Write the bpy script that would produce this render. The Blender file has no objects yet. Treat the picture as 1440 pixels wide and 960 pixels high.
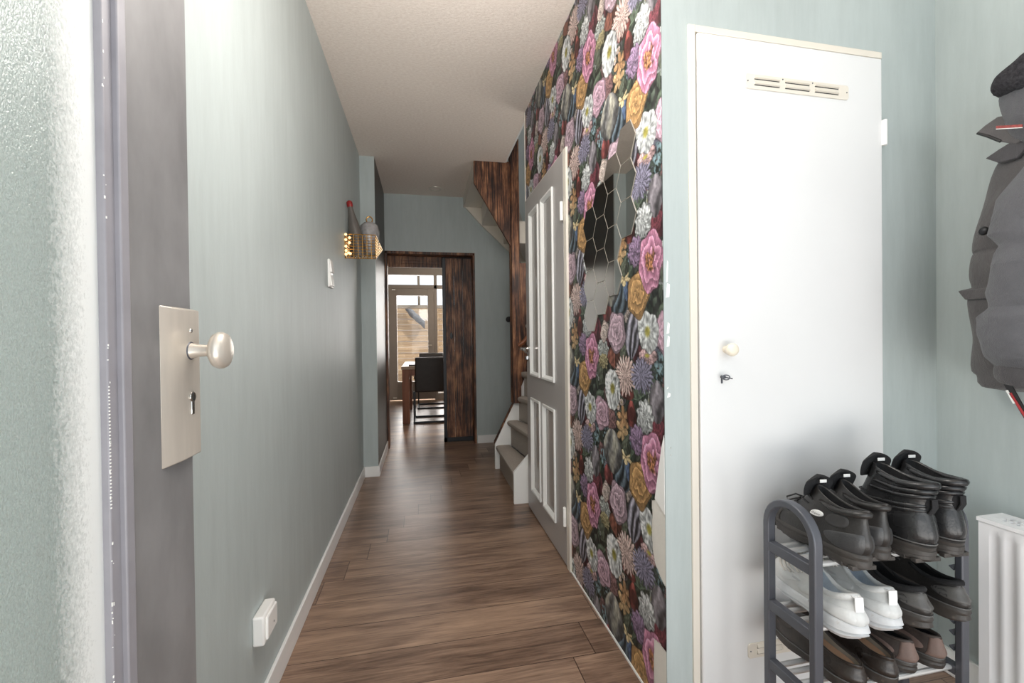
import bpy, bmesh, math, random
import numpy as np
from mathutils import Vector, Matrix
random.seed(7)
PI = math.pi
scene = bpy.context.scene
COL = scene.collection

# ------------------------------------------------------------------ camera
EYE = 1.1154
YAW, PITCH, ROLL = 0.2021, 0.0082, -0.0118
fwd = Vector((math.sin(YAW) * math.cos(PITCH), math.cos(YAW) * math.cos(PITCH), -math.sin(PITCH)))
r0 = Vector((math.cos(YAW), -math.sin(YAW), 0)); u0 = r0.cross(fwd)
rgt = r0 * math.cos(ROLL) + u0 * math.sin(ROLL); upv = u0 * math.cos(ROLL) - r0 * math.sin(ROLL)
cd = bpy.data.cameras.new('camera'); cam = bpy.data.objects.new('camera', cd); COL.objects.link(cam)
cd.sensor_width = 36.0; cd.lens = 610.78 / 1440 * 36.0; cd.clip_start = 0.02
mw = Matrix((rgt, upv, -fwd)).transposed().to_4x4(); mw.translation = Vector((0, 0, EYE))
cam.matrix_world = mw
scene.camera = cam

# ------------------------------------------------------------------ light
vs = scene.view_settings
vs.view_transform = 'Standard'; vs.look = 'None'; vs.gamma = 1.0; vs.use_curve_mapping = False
vs.exposure = 0.0
scene.cycles.use_denoising = True
scene.cycles.max_bounces = 10; scene.cycles.diffuse_bounces = 6; scene.cycles.transmission_bounces = 8
scene.cycles.caustics_reflective = False; scene.cycles.caustics_refractive = False
world = bpy.data.worlds.new('sky'); scene.world = world; world.use_nodes = True
wn = world.node_tree; bg = wn.nodes['Background']
bg.inputs[0].default_value = (0.86, 0.93, 1.0, 1); bg.inputs[1].default_value = 1.35

def area(name, loc, rot, sx, sy, power, color=(1, 1, 1)):
    l = bpy.data.lights.new(name, 'AREA'); l.shape = 'RECTANGLE'; l.size = sx; l.size_y = sy
    l.energy = power; l.color = color
    o = bpy.data.objects.new(name, l); COL.objects.link(o); o.location = loc; o.rotation_euler = rot
    return o
# daylight falling in through the open front door and the entry window behind the camera
area('entry_daylight', (0.4, -2.0, 1.45), (PI / 2, 0, 0), 3.2, 2.8, 18, (0.88, 0.97, 1.0))
# added upward fill for the hall ceiling, standing in for ground bounce
area('entry_up_fill', (0.5, -1.0, 0.05), (math.radians(145), 0, 0), 2.6, 1.4, 50, (1.0, 0.95, 0.88))
# daylight through the garden doors of the far room
area('garden_daylight', (-0.1, 8.55, 1.35), (-PI / 2, 0, 0), 3.2, 2.2, 175, (1.0, 0.98, 0.95))
# added weak fill at the top of the closed stairwell, no window there
area('landing_fill', (1.2, 3.6, 4.55), (0, 0, 0), 0.8, 1.2, 9, (1, 0.97, 0.93))
def point(name, loc, power, radius, color):
    l = bpy.data.lights.new(name, 'POINT'); l.energy = power; l.shadow_soft_size = radius; l.color = color
    o = bpy.data.objects.new(name, l); COL.objects.link(o); o.location = loc; return o
# added fill to brighten the far dining room, no fixture
point('dining_fill', (0.9, 6.2, 2.1), 45, 0.2, (1, 0.92, 0.82))
# added fill above the frame for the near walls and ceiling, no fixture
point('entry_fill', (0.17, 1.08, 2.03), 35, 0.3, (1, 0.95, 0.90))
# added fill hidden behind the wallpapered wall, lifts the far hall ceiling
point('stair_fill', (1.0, 3.0, 1.75), 5, 0.15, (1, 0.95, 0.9))
point('coat_corner_fill', (1.15, -0.05, 1.9), 5, 0.2, (1, 0.97, 0.93))  # added fill without a fixture, evens out the walls by the coats
sd = bpy.data.lights.new('sun', 'SUN'); sd.energy = 5.0; sd.angle = 0.02; sd.color = (1, 0.93, 0.8)
so = bpy.data.objects.new('sun', sd); COL.objects.link(so)
so.rotation_euler = Vector((-0.75, 0.35, -0.75)).to_track_quat('-Z', 'Y').to_euler()

# ------------------------------------------------------------------ materials
def new_mat(name):
    m = bpy.data.materials.new(name); m.use_nodes = True
    nt = m.node_tree; b = nt.nodes['Principled BSDF']
    return m, nt, b
def N(nt, t, **kw):
    n = nt.nodes.new(t)
    for k, v in kw.items(): setattr(n, k, v)
    return n
def ramp(nt, fac, stops):
    r = N(nt, 'ShaderNodeValToRGB'); e = r.color_ramp.elements
    while len(e) < len(stops): e.new(0.5)
    for i, (p, c) in enumerate(stops):
        e[i].position = p; e[i].color = (*c, 1) if len(c) == 3 else c
    nt.links.new(fac, r.inputs[0]); return r.outputs[0]
def coords(nt, scale=(1, 1, 1), obj=True):
    t = N(nt, 'ShaderNodeTexCoord'); mp = N(nt, 'ShaderNodeMapping'); mp.inputs['Scale'].default_value = scale
    nt.links.new(t.outputs['Object'], mp.inputs[0]); return mp.outputs[0]
def noise(nt, vec, scale, detail=4, rough=0.55, dist=0.0):
    n = N(nt, 'ShaderNodeTexNoise'); n.inputs['Scale'].default_value = scale; n.inputs['Detail'].default_value = detail
    n.inputs['Roughness'].default_value = rough; n.inputs['Distortion'].default_value = dist
    nt.links.new(vec, n.inputs['Vector']); return n.outputs['Fac']
def bump(nt, b, h, strength, dist=0.01):
    n = N(nt, 'ShaderNodeBump'); n.inputs['Strength'].default_value = strength; n.inputs['Distance'].default_value = dist
    nt.links.new(h, n.inputs['Height']); nt.links.new(n.outputs[0], b.inputs['Normal'])
def srgb(*c):
    return tuple(((v / 255) / 12.92 if v / 255 <= 0.04045 else ((v / 255 + 0.055) / 1.055) ** 2.4) for v in c)
def flat(name, color, rough=0.5, metal=0.0, var=0.12, nscale=12, bmp=0.0, bscale=80, spec=0.5, stretch=(1, 1, 1), coat=0.0):
    m, nt, b = new_mat(name)
    v = coords(nt, stretch)
    f = noise(nt, v, nscale)
    lo = tuple(max(0, c * (1 - var)) for c in color); hi = tuple(min(1, c * (1 + var)) for c in color)
    nt.links.new(ramp(nt, f, [(0.3, lo), (0.7, hi)]), b.inputs['Base Color'])
    b.inputs['Roughness'].default_value = rough; b.inputs['Metallic'].default_value = metal
    b.inputs['Specular IOR Level'].default_value = spec
    b.inputs['Coat Weight'].default_value = coat
    if bmp: bump(nt, b, noise(nt, v, bscale, 3), bmp, 0.004)
    return m

def wall_paint(name, color, rough=0.42, var=0.07):
    m, nt, b = new_mat(name)
    v = coords(nt, (1, 1, 0.12)); v2 = coords(nt)
    f = noise(nt, v, 26, 5, 0.7); g = noise(nt, v2, 1.7, 3)
    mix = N(nt, 'ShaderNodeMath', operation='MULTIPLY_ADD'); nt.links.new(f, mix.inputs[0]); mix.inputs[1].default_value = 0.6
    mul = N(nt, 'ShaderNodeMath', operation='MULTIPLY'); nt.links.new(g, mul.inputs[0]); mul.inputs[1].default_value = 0.4
    nt.links.new(mul.outputs[0], mix.inputs[2])
    lo = tuple(c * (1 - var) for c in color); hi = tuple(c * (1 + var) for c in color)
    nt.links.new(ramp(nt, mix.outputs[0], [(0.3, lo), (0.7, hi)]), b.inputs['Base Color'])
    b.inputs['Roughness'].default_value = rough; b.inputs['Specular IOR Level'].default_value = 0.35
    bump(nt, b, noise(nt, coords(nt, (1, 1, 0.35)), 130, 4, 0.6), 0.12, 0.003)
    return m

M = {}
M['sage'] = wall_paint('sage_wall_paint', srgb(178, 187, 186), 0.5, 0.09)
M['charcoal_wall'] = wall_paint('charcoal_wall_paint', srgb(78, 76, 73), 0.42, 0.05)
M['far_wall'] = wall_paint('grey_room_paint', srgb(150, 146, 140), 0.6)
M['plaster'] = flat('bare_plaster', srgb(226, 222, 214), 0.8, var=0.04, bmp=0.2)
M['white_paint'] = flat('white_gloss_paint', srgb(240, 240, 238), 0.35, var=0.02, nscale=3)
M['white_door'] = flat('white_closet_door_paint', srgb(227, 227, 227), 0.35, var=0.02, nscale=3)
M['cream_paint'] = flat('cream_gloss_paint', srgb(226, 219, 207), 0.35, var=0.03, nscale=3)
M['plastic_white'] = flat('white_plastic', srgb(244, 243, 240), 0.25, var=0.01)
M['grey_paint'] = flat('grey_satin_door_paint', srgb(172, 168, 166), 0.3, var=0.03, nscale=4, bmp=0.05)
M['dark_paint'] = flat('worn_charcoal_door_paint', srgb(126, 125, 126), 0.42, var=0.2, nscale=11, bmp=0.06, bscale=30, stretch=(1, 1, 0.5))
M['edge_paint'] = flat('blue_grey_bead_paint', srgb(146, 144, 150), 0.4, var=0.06, nscale=20)
M['steel'] = flat('brushed_nickel', srgb(218, 210, 199), 0.34, 0.5, var=0.05, nscale=60, stretch=(1, 1, 0.1))
M['chrome'] = flat('chrome', srgb(215, 214, 212), 0.12, 1.0, var=0.02)
M['dark_metal'] = flat('dark_grey_powder_coat', srgb(88, 90, 97), 0.38, 0.3, var=0.04)
M['black_metal'] = flat('black_steel', srgb(40, 40, 42), 0.4, 0.5, var=0.08)
M['gold'] = flat('gold_wire', srgb(206, 160, 92), 0.25, 1.0, var=0.05)
M['black_plastic'] = flat('black_plastic', srgb(30, 30, 31), 0.4, var=0.1)

def ceiling_mat():
    m, nt, b = new_mat('textured_ceiling_plaster')
    v = coords(nt, (1.0, 2.2, 1))
    f = noise(nt, v, 55, 6, 0.7); g = noise(nt, coords(nt), 1.3, 2)
    nt.links.new(ramp(nt, f, [(0.3, srgb(226, 214, 203)), (0.7, srgb(247, 238, 229))]), b.inputs['Base Color'])
    b.inputs['Roughness'].default_value = 0.85
    bump(nt, b, f, 0.3, 0.008)
    return m
M['ceiling'] = ceiling_mat()

def floor_mat():
    m, nt, b = new_mat('walnut_laminate_planks')
    L = nt.links
    t = N(nt, 'ShaderNodeTexCoord'); s = N(nt, 'ShaderNodeSeparateXYZ'); L.new(t.outputs['Object'], s.inputs[0])
    def mth(op, a, bb=None, c=None):
        n = N(nt, 'ShaderNodeMath', operation=op)
        for i, q in enumerate((a, bb, c)):
            if q is None: continue
            if isinstance(q, (int, float)): n.inputs[i].default_value = q
            else: L.new(q, n.inputs[i])
        return n.outputs[0]
    yy = mth('DIVIDE', mth('SUBTRACT', 3.34, s.outputs['Y']), 0.173)
    row = mth('FLOOR', yy); fy = mth('FRACT', yy)
    xx = mth('DIVIDE', mth('ADD', mth('SUBTRACT', s.outputs['X'], 0.12), mth('MULTIPLY', row, 0.083)), 1.29)
    col = mth('FLOOR', xx); fx = mth('FRACT', xx)
    cb = N(nt, 'ShaderNodeCombineXYZ'); L.new(row, cb.inputs[0]); L.new(col, cb.inputs[1])
    wnz = N(nt, 'ShaderNodeTexWhiteNoise'); L.new(cb.outputs[0], wnz.inputs['Vector'])
    # grain along the board (X), shifted per board
    off = N(nt, 'ShaderNodeVectorMath', operation='MULTIPLY_ADD'); L.new(wnz.outputs['Color'], off.inputs[0])
    off.inputs[1].default_value = (9, 9, 9); L.new(t.outputs['Object'], off.inputs[2])
    mp = N(nt, 'ShaderNodeMapping'); mp.inputs['Scale'].default_value = (1.0, 9, 1); L.new(off.outputs[0], mp.inputs[0])
    g1 = noise(nt, mp.outputs[0], 2.6, 8, 0.62, 0.8)
    mp2 = N(nt, 'ShaderNodeMapping'); mp2.inputs['Scale'].default_value = (2.5, 60, 1); L.new(off.outputs[0], mp2.inputs[0])
    g2 = noise(nt, mp2.outputs[0], 3.0, 4, 0.6)
    mp3 = N(nt, 'ShaderNodeMapping'); mp3.inputs['Scale'].default_value = (1.0, 2.2, 1); L.new(off.outputs[0], mp3.inputs[0])
    g3 = noise(nt, mp3.outputs[0], 2.3, 3, 0.5)
    mixv = mth('ADD', mth('MULTIPLY_ADD', g1, 0.4, 0.05), mth('ADD', mth('MULTIPLY', g2, 0.25), mth('MULTIPLY', g3, 0.3)))
    mixv = mth('ADD', mixv, mth('MULTIPLY', mth('SUBTRACT', wnz.outputs['Value'], 0.5), 0.1))
    c = ramp(nt, mixv, [(0.36, srgb(74, 57, 47)), (0.46, srgb(116, 92, 77)), (0.55, srgb(148, 121, 102)), (0.68, srgb(182, 151, 127))])
    e1 = mth('LESS_THAN', fy, 0.016); e2 = mth('LESS_THAN', fx, 0.0028)
    seam = mth('MAXIMUM', e1, e2)
    mx = N(nt, 'ShaderNodeMix', data_type='RGBA'); L.new(mth('MULTIPLY', seam, 0.8), mx.inputs['Factor'])
    L.new(c, mx.inputs['A']); mx.inputs['B'].default_value = (*srgb(52, 36, 30), 1)
    L.new(mx.outputs['Result'], b.inputs['Base Color'])
    L.new(mth('MULTIPLY_ADD', g2, 0.16, 0.24), b.inputs['Roughness'])
    bump(nt, b, mth('SUBTRACT', mth('MULTIPLY', g2, 0.5), seam), 0.12, 0.004)
    return m
M['floor'] = floor_mat()

def burned_wood(name='burned_wood_boards', tint=1.0):
    m, nt, b = new_mat(name); L = nt.links
    v = coords(nt, (26, 26, 1.3)); v2 = coords(nt, (90, 90, 4))
    f = noise(nt, v, 1.6, 8, 0.72, 1.0); g = noise(nt, v2, 1.0, 4, 0.6)
    blot = noise(nt, coords(nt, (5, 5, 2.2)), 1.6, 4, 0.6)
    a = N(nt, 'ShaderNodeMath', operation='MULTIPLY_ADD'); L.new(g, a.inputs[0]); a.inputs[1].default_value = 0.35
    s = N(nt, 'ShaderNodeMath', operation='MULTIPLY'); L.new(f, s.inputs[0]); s.inputs[1].default_value = 0.65; L.new(s.outputs[0], a.inputs[2])
    a2 = N(nt, 'ShaderNodeMath', operation='MULTIPLY_ADD'); L.new(blot, a2.inputs[0]); a2.inputs[1].default_value = 0.34
    s2 = N(nt, 'ShaderNodeMath', operation='MULTIPLY'); L.new(a.outputs[0], s2.inputs[0]); s2.inputs[1].default_value = 0.74; L.new(s2.outputs[0], a2.inputs[2])
    k = tint
    st = [(0.44, (24, 16, 13)), (0.505, (62, 38, 28)), (0.56, (112, 72, 50)), (0.66, (190, 138, 98))]
    L.new(ramp(nt, a2.outputs[0], [(p, tuple(x * k for x in srgb(*c))) for p, c in st]), b.inputs['Base Color'])
    b.inputs['Roughness'].default_value = 0.5
    bump(nt, b, f, 0.4, 0.006)
    return m
M['burned'] = burned_wood()
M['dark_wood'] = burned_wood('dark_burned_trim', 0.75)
def oak(name, c0, c1, st=(30, 30, 1.2)):
    m, nt, b = new_mat(name)
    f = noise(nt, coords(nt, st), 1.6, 6, 0.6, 0.5)
    nt.links.new(ramp(nt, f, [(0.3, c0), (0.7, c1)]), b.inputs['Base Color']); b.inputs['Roughness'].default_value = 0.45
    return m
M['table_wood'] = oak('reddish_table_wood', srgb(104, 58, 34), srgb(150, 92, 58))
M['table_top'] = oak('pale_table_top', srgb(150, 128, 106), srgb(186, 164, 140), (2, 30, 30))
M['fence'] = oak('weathered_fence_boards', srgb(132, 112, 92), srgb(196, 172, 142), (1.2, 30, 30))
M['carpet'] = flat('grey_stair_carpet', srgb(170, 161, 152), 0.95, var=0.16, nscale=160, bmp=0.6, bscale=320, spec=0.1)

def glass_mat(name, rough=0.0, tint=(1, 1, 1), thin=True):
    m, nt, b = new_mat(name); L = nt.links
    out = nt.nodes['Material Output']
    tr = N(nt, 'ShaderNodeBsdfTransparent'); tr.inputs[0].default_value = (*tint, 1)
    gl = N(nt, 'ShaderNodeBsdfGlossy'); gl.inputs['Roughness'].default_value = 0.02
    fr = N(nt, 'ShaderNodeFresnel'); fr.inputs[0].default_value = 1.45
    mx = N(nt, 'ShaderNodeMixShader'); L.new(fr.outputs[0], mx.inputs[0]); L.new(tr.outputs[0], mx.inputs[1]); L.new(gl.outputs[0], mx.inputs[2])
    L.new(mx.outputs[0], out.inputs[0])
    return m
M['glass'] = glass_mat('clear_pane')
def frosted():
    m, nt, b = new_mat('patterned_privacy_glass'); L = nt.links
    out = nt.nodes['Material Output']
    f = noise(nt, coords(nt, (1, 1, 0.6)), 420, 2, 0.6, 0.4)
    tr = N(nt, 'ShaderNodeBsdfTransparent'); tr.inputs[0].default_value = (0.93, 0.98, 0.96, 1)
    tl = N(nt, 'ShaderNodeBsdfTranslucent'); tl.inputs[0].default_value = (0.86, 0.93, 0.91, 1)
    df = N(nt, 'ShaderNodeBsdfDiffuse'); df.inputs[0].default_value = (0.80, 0.87, 0.85, 1)
    gl = N(nt, 'ShaderNodeBsdfGlossy'); gl.inputs['Roughness'].default_value = 0.2
    bp = N(nt, 'ShaderNodeBump'); bp.inputs['Strength'].default_value = 0.35; bp.inputs['Distance'].default_value = 0.004; L.new(f, bp.inputs['Height'])
    for q in (tl, df, gl): L.new(bp.outputs[0], q.inputs['Normal'])
    m1 = N(nt, 'ShaderNodeMixShader'); L.new(ramp(nt, f, [(0.35, (0.25,) * 3), (0.65, (0.75,) * 3)]), m1.inputs[0]); L.new(tr.outputs[0], m1.inputs[1]); L.new(tl.outputs[0], m1.inputs[2])
    m2 = N(nt, 'ShaderNodeMixShader'); m2.inputs[0].default_value = 0.3; L.new(m1.outputs[0], m2.inputs[1]); L.new(df.outputs[0], m2.inputs[2])
    m3 = N(nt, 'ShaderNodeMixShader'); m3.inputs[0].default_value = 0.12; L.new(m2.outputs[0], m3.inputs[1]); L.new(gl.outputs[0], m3.inputs[2])
    L.new(m3.outputs[0], out.inputs[0])
    return m
M['frosted'] = frosted()
def mirror():
    m, nt, b = new_mat('silvered_mirror')
    b.inputs['Base Color'].default_value = (0.80, 0.79, 0.76, 1); b.inputs['Metallic'].default_value = 1.0
    b.inputs['Roughness'].default_value = 0.015
    return m
M['mirror'] = mirror()

# ------------------------------------------------------------------ mesh helpers
class MB:
    def __init__(s): s.v = []; s.f = []; s.mi = []; s.m = 0
    def add(s, vs_, fs_):
        o = len(s.v); s.v += [tuple(p) for p in vs_]
        for f in fs_: s.f.append(tuple(i + o for i in f)); s.mi.append(s.m)
        return s
    def box(s, a, b):
        x0, y0, z0 = a; x1, y1, z1 = b
        x0, x1 = min(x0, x1), max(x0, x1); y0, y1 = min(y0, y1), max(y0, y1); z0, z1 = min(z0, z1), max(z0, z1)
        return s.add([(x0, y0, z0), (x1, y0, z0), (x1, y1, z0), (x0, y1, z0), (x0, y0, z1), (x1, y0, z1), (x1, y1, z1), (x0, y1, z1)],
                     [(0, 3, 2, 1), (4, 5, 6, 7), (0, 1, 5, 4), (1, 2, 6, 5), (2, 3, 7, 6), (3, 0, 4, 7)])
    def hexa(s, p):   # eight corners, bottom ring then top ring
        return s.add(p, [(0, 3, 2, 1), (4, 5, 6, 7), (0, 1, 5, 4), (1, 2, 6, 5), (2, 3, 7, 6), (3, 0, 4, 7)])
    def prism(s, poly, d):   # 3-D polygon extruded along vector d
        n = len(poly); P = [Vector(p) for p in poly]; d = Vector(d)
        vs_ = [tuple(p) for p in P] + [tuple(p + d) for p in P]
        fs_ = [tuple(range(n))[::-1], tuple(range(n, 2 * n))] + [(i, (i + 1) % n, n + (i + 1) % n, n + i) for i in range(n)]
        return s.add(vs_, fs_)
    def loft(s, rings, cap0=True, cap1=True, closed=True):
        n = len(rings[0]); vs_ = [p for r in rings for p in r]; fs_ = []
        for i in range(len(rings) - 1):
            for j in range(n if closed else n - 1):
                k = (j + 1) % n
                fs_.append((i * n + j, i * n + k, (i + 1) * n + k, (i + 1) * n + j))
        if cap0: fs_.append(tuple(range(n))[::-1])
        if cap1: fs_.append(tuple(range((len(rings) - 1) * n, len(rings) * n)))
        return s.add(vs_, fs_)
    def tube(s, path, r, n=8, cap=True, closed=False, flat=1.0):
        P = [Vector(p) for p in path]; rings = []; up = None
        m = len(P)
        for i, p in enumerate(P):
            a = P[(i - 1) % m] if (i > 0 or closed) else p; b = P[(i + 1) % m] if (i < m - 1 or closed) else p
            t = (b - a).normalized()
            if up is None:
                up = Vector((0, 0, 1)) if abs(t.z) < 0.9 else Vector((1, 0, 0))
            x = t.cross(up).normalized(); y = x.cross(t).normalized(); up = y
            rr = r[i] if isinstance(r, (list, tuple)) else r
            rings.append([tuple(p + x * math.cos(2 * PI * k / n) * rr + y * math.sin(2 * PI * k / n) * rr * flat) for k in range(n)])
        if closed: rings.append(rings[0]); return s.loft(rings, False, False)
        return s.loft(rings, cap, cap)
    def rtube(s, path, w, t_, side):   # rectangular section tube: w along vector side, t_ across
        P = [Vector(p) for p in path]; rings = []; sd_ = Vector(side).normalized()
        for i, p in enumerate(P):
            a = P[max(0, i - 1)]; b = P[min(len(P) - 1, i + 1)]
            t = (b - a).normalized(); y = t.cross(sd_).normalized()
            rings.append([tuple(p + sd_ * sx * w / 2 + y * sy * t_ / 2) for sx, sy in ((-1, -1), (1, -1), (1, 1), (-1, 1))])
        return s.loft(rings)
    def lathe(s, prof, c, axis='Z', n=24):
        c = Vector(c); rings = []
        for r, h in prof:
            ring = []
            for k in range(n):
                a = 2 * PI * k / n; x, y = r * math.cos(a), r * math.sin(a)
                ring.append(tuple(c + (Vector((x, y, h)) if axis == 'Z' else Vector((h, x, y)) if axis == 'X' else Vector((x, h, y)))))
            rings.append(ring)
        return s.loft(rings)
    def sphere(s, c, r, n=16, m=10, sc=(1, 1, 1)):
        return s.lathe_sc([(max(1e-4, r * math.sin(PI * i / m)), -r * math.cos(PI * i / m)) for i in range(m + 1)], c, n, sc)
    def lathe_sc(s, prof, c, n, sc):
        rings = [[(c[0] + r * math.cos(2 * PI * k / n) * sc[0], c[1] + r * math.sin(2 * PI * k / n) * sc[1], c[2] + h * sc[2]) for k in range(n)] for r, h in prof]
        return s.loft(rings)
    def build(s, name, mat, parent=None, smooth=35, bevel=0.0, seg=2, sub=0, recalc=True, loc=None):
        me = bpy.data.meshes.new(name)
        org = Vector(loc) if loc is not None else Vector((0, 0, 0))
        me.from_pydata([tuple(Vector(p) - org) for p in s.v], [], s.f)
        mats = mat if isinstance(mat, (list, tuple)) else [mat]
        for q in mats: me.materials.append(q)
        if len(mats) > 1: me.polygons.foreach_set('material_index', s.mi)
        bm = bmesh.new(); bm.from_mesh(me)
        if recalc: bmesh.ops.recalc_face_normals(bm, faces=bm.faces)
        for f in bm.faces: f.smooth = smooth > 0
        if smooth and smooth < 180:
            lim = math.radians(smooth)
            for e in bm.edges:
                if len(e.link_faces) == 2: e.smooth = e.calc_face_angle(0) < lim
        bm.to_mesh(me); bm.free()
        o = bpy.data.objects.new(name, me); COL.objects.link(o); o.location = org
        if parent: o.parent = parent
        if bevel:
            b = o.modifiers.new('bevel', 'BEVEL'); b.width = bevel; b.segments = seg; b.limit_method = 'ANGLE'; b.angle_limit = math.radians(40)
        if sub:
            d = o.modifiers.new('subdivision', 'SUBSURF'); d.levels = sub; d.render_levels = sub
        return o
def tag(o, label, cat, group=None, kind=None):
    if label: o['label'] = label
    if cat: o['category'] = cat
    if group: o['group'] = group
    if kind: o['kind'] = kind
    return o
def empty(name, loc=(0, 0, 0), rz=0.0):
    o = bpy.data.objects.new(name, None); COL.objects.link(o); o.location = loc; o.rotation_euler = (0, 0, rz); o.empty_display_size = 0.05
    return o
def copy_tree(o, parent=None):
    c = o.copy(); COL.objects.link(c)
    if parent: c.parent = parent
    for ch in o.children: copy_tree(ch, c)
    return c
def struct(o, label=None, cat=None): return tag(o, label, cat, kind='structure')
def box(a, b): return MB().box(a, b)

# ------------------------------------------------------------------ room shell
H = 2.6
XL, XP, YP, YE, XR, YS, YC, XW = -0.484, -0.370, 3.686, 4.593, 0.6795, 2.798, 1.136, 1.679
YF = -0.30      # inner face of the facade
YB = 8.12       # garden facade
T = 0.1
struct(box((-2.4, YF - 0.3, -0.1), (3.2, YB + 0.12, 0)).build('floor', M['floor']), 'brown walnut plank floor running through the hall', 'floor')
# ceiling with the stairwell cut out
b = MB()
b.box((XL - T, YF - 0.1, H), (XW + T, YS, H + 0.22))
b.box((XL - T, YS, H), (0.70, 3.64, H + 0.22))
b.box((XL - T, 3.64, H), (0.434, YE + 0.1, H + 0.22))
struct(b.build('ceiling', M['ceiling']), 'textured off-white plaster ceiling of the hall', 'ceiling')
struct(box((-2.4, YE + 0.13, H - 0.03), (3.2, YB + 0.12, H + 0.1)).build('ceiling_far', M['ceiling']), 'ceiling of the far dining room', 'ceiling')
struct(box((XL - T, YF - 0.1, 0), (XL, YP + 1.1, H)).build('wall_left', M['sage']), 'long sage green wall along the left of the hall', 'wall')
wp = box((XL, YP, 0), (XP, YP + 0.02, H)).build('wall_pillar', M['sage'])
struct(wp, 'narrow sage pillar face stepping out of the left wall', 'wall')
struct(box((XL, YP + 0.02, 0), (XP, YE + 0.12, H)).build('wall_niche', M['charcoal_wall']), 'glossy charcoal side of the pillar before the far doorway', 'wall')
# end wall with the sliding door opening
OX0, OX1, OZ = XP, 0.541, 2.012
b = MB(); b.box((OX1, YE, 0), (3.0, YE + 0.12, 5.0)); b.box((XP, YE, OZ), (OX1, YE + 0.12, 5.0))
b.box((XL - T, YE, 2.6), (XP, YE + 0.12, 5.0))
struct(b.build('wall_end', M['sage']), 'grey green end wall around the far doorway', 'wall')
# wallpapered wall
DY0, DY1, DZ = 2.0, 2.775, 2.005
b = MB(); b.box((XR, YC + 0.003, 0), (XR + T, DY0 - 0.045, H)); b.box((XR, DY0 - 0.045, DZ + 0.01), (XR + T, YS, H))
struct(b.build('wall_right', M['plaster']), 'wall right of the hall covered in floral wallpaper', 'wall')
# closet wall with the door opening
CX0, CX1, CZ = 0.762, 1.452, 2.016
b = MB(); b.box((XR, YC, 0), (CX0, YC + 0.003, H)); b.box((XR + T, YC + 0.003, 0), (CX0, YC + T, H)); b.box((CX1, YC, 0), (XW + T, YC + T, H)); b.box((CX0, YC, CZ), (CX1, YC + T, H))
struct(b.build('wall_back', M['sage']), 'sage green wall around the white closet door', 'wall')
struct(box((XW, YF - 0.1, 0), (XW + T, YC + T, H)).build('wall_entry', M['sage']), 'sage green entry wall behind jacket and radiator', 'wall')
# facade behind the camera: open doorway and a side window
b = MB(); b.box((XL - T, YF - 0.1, 2.45), (XW + T, YF, H)); b.box((XL - T, YF - 0.1, 0), (XL, YF, 2.45)); b.box((XW, YF - 0.1, 0), (XW + T, YF, 2.45))
struct(b.build('wall_front', M['sage']), 'front facade wall behind the viewer', 'wall')
# stairwell shell
b = MB(); b.box((1.95, YS, 0), (2.05, YE, 5.0)); b.box((XR + T, YS - 0.1, 0), (2.05, YS, 5.0)); b.box((0.70, YS - 0.1, H + 0.22), (XR + T, YS, 5.0))
b.box((0.2, YS, H + 0.22), (0.3, YE, 5.0)); b.box((0.2, YS - 0.1, 5.0), (2.05, YE + 0.12, 5.1))
struct(b.build('wall_stairwell', flat('pale_grey_wall', srgb(140, 138, 137), 0.7, var=0.03)), 'pale walls of the stairwell', 'wall')
# far room shell
b = MB(); b.box((-2.5, YE + 0.12, 0), (-2.4, YB, H)); b.box((3.1, YE + 0.12, 0), (3.2, YB, H)); b.box((-2.4, YE + 0.1, 0), (XL - T, YE + 0.2, H))
struct(b.build('wall_dining', M['far_wall']), 'walls of the far dining room', 'wall')

# baseboards
BB, BH = 0.012, 0.085
def base(name, a, b_): return struct(box(a, b_).build(name, M['white_paint'], bevel=0.003), 'white baseboard', 'baseboard')
base('baseboard_left', (XL, YF, 0), (XL + BB, YP - BB, BH))
base('baseboard_pillar', (XL, YP - BB, 0), (XP + BB, YP, BH))
base('baseboard_niche', (XP, YP, 0), (XP + BB, YE - 0.03, BH))
base('baseboard_end', (0.555, YE - BB, 0), (1.9, YE, BH))
base('baseboard_back', (CX1 + 0.01, YC - BB, 0), (XW, YC, BH))
base('baseboard_entry', (XW - BB, YF, 0), (XW, YC - BB, BH))
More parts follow.
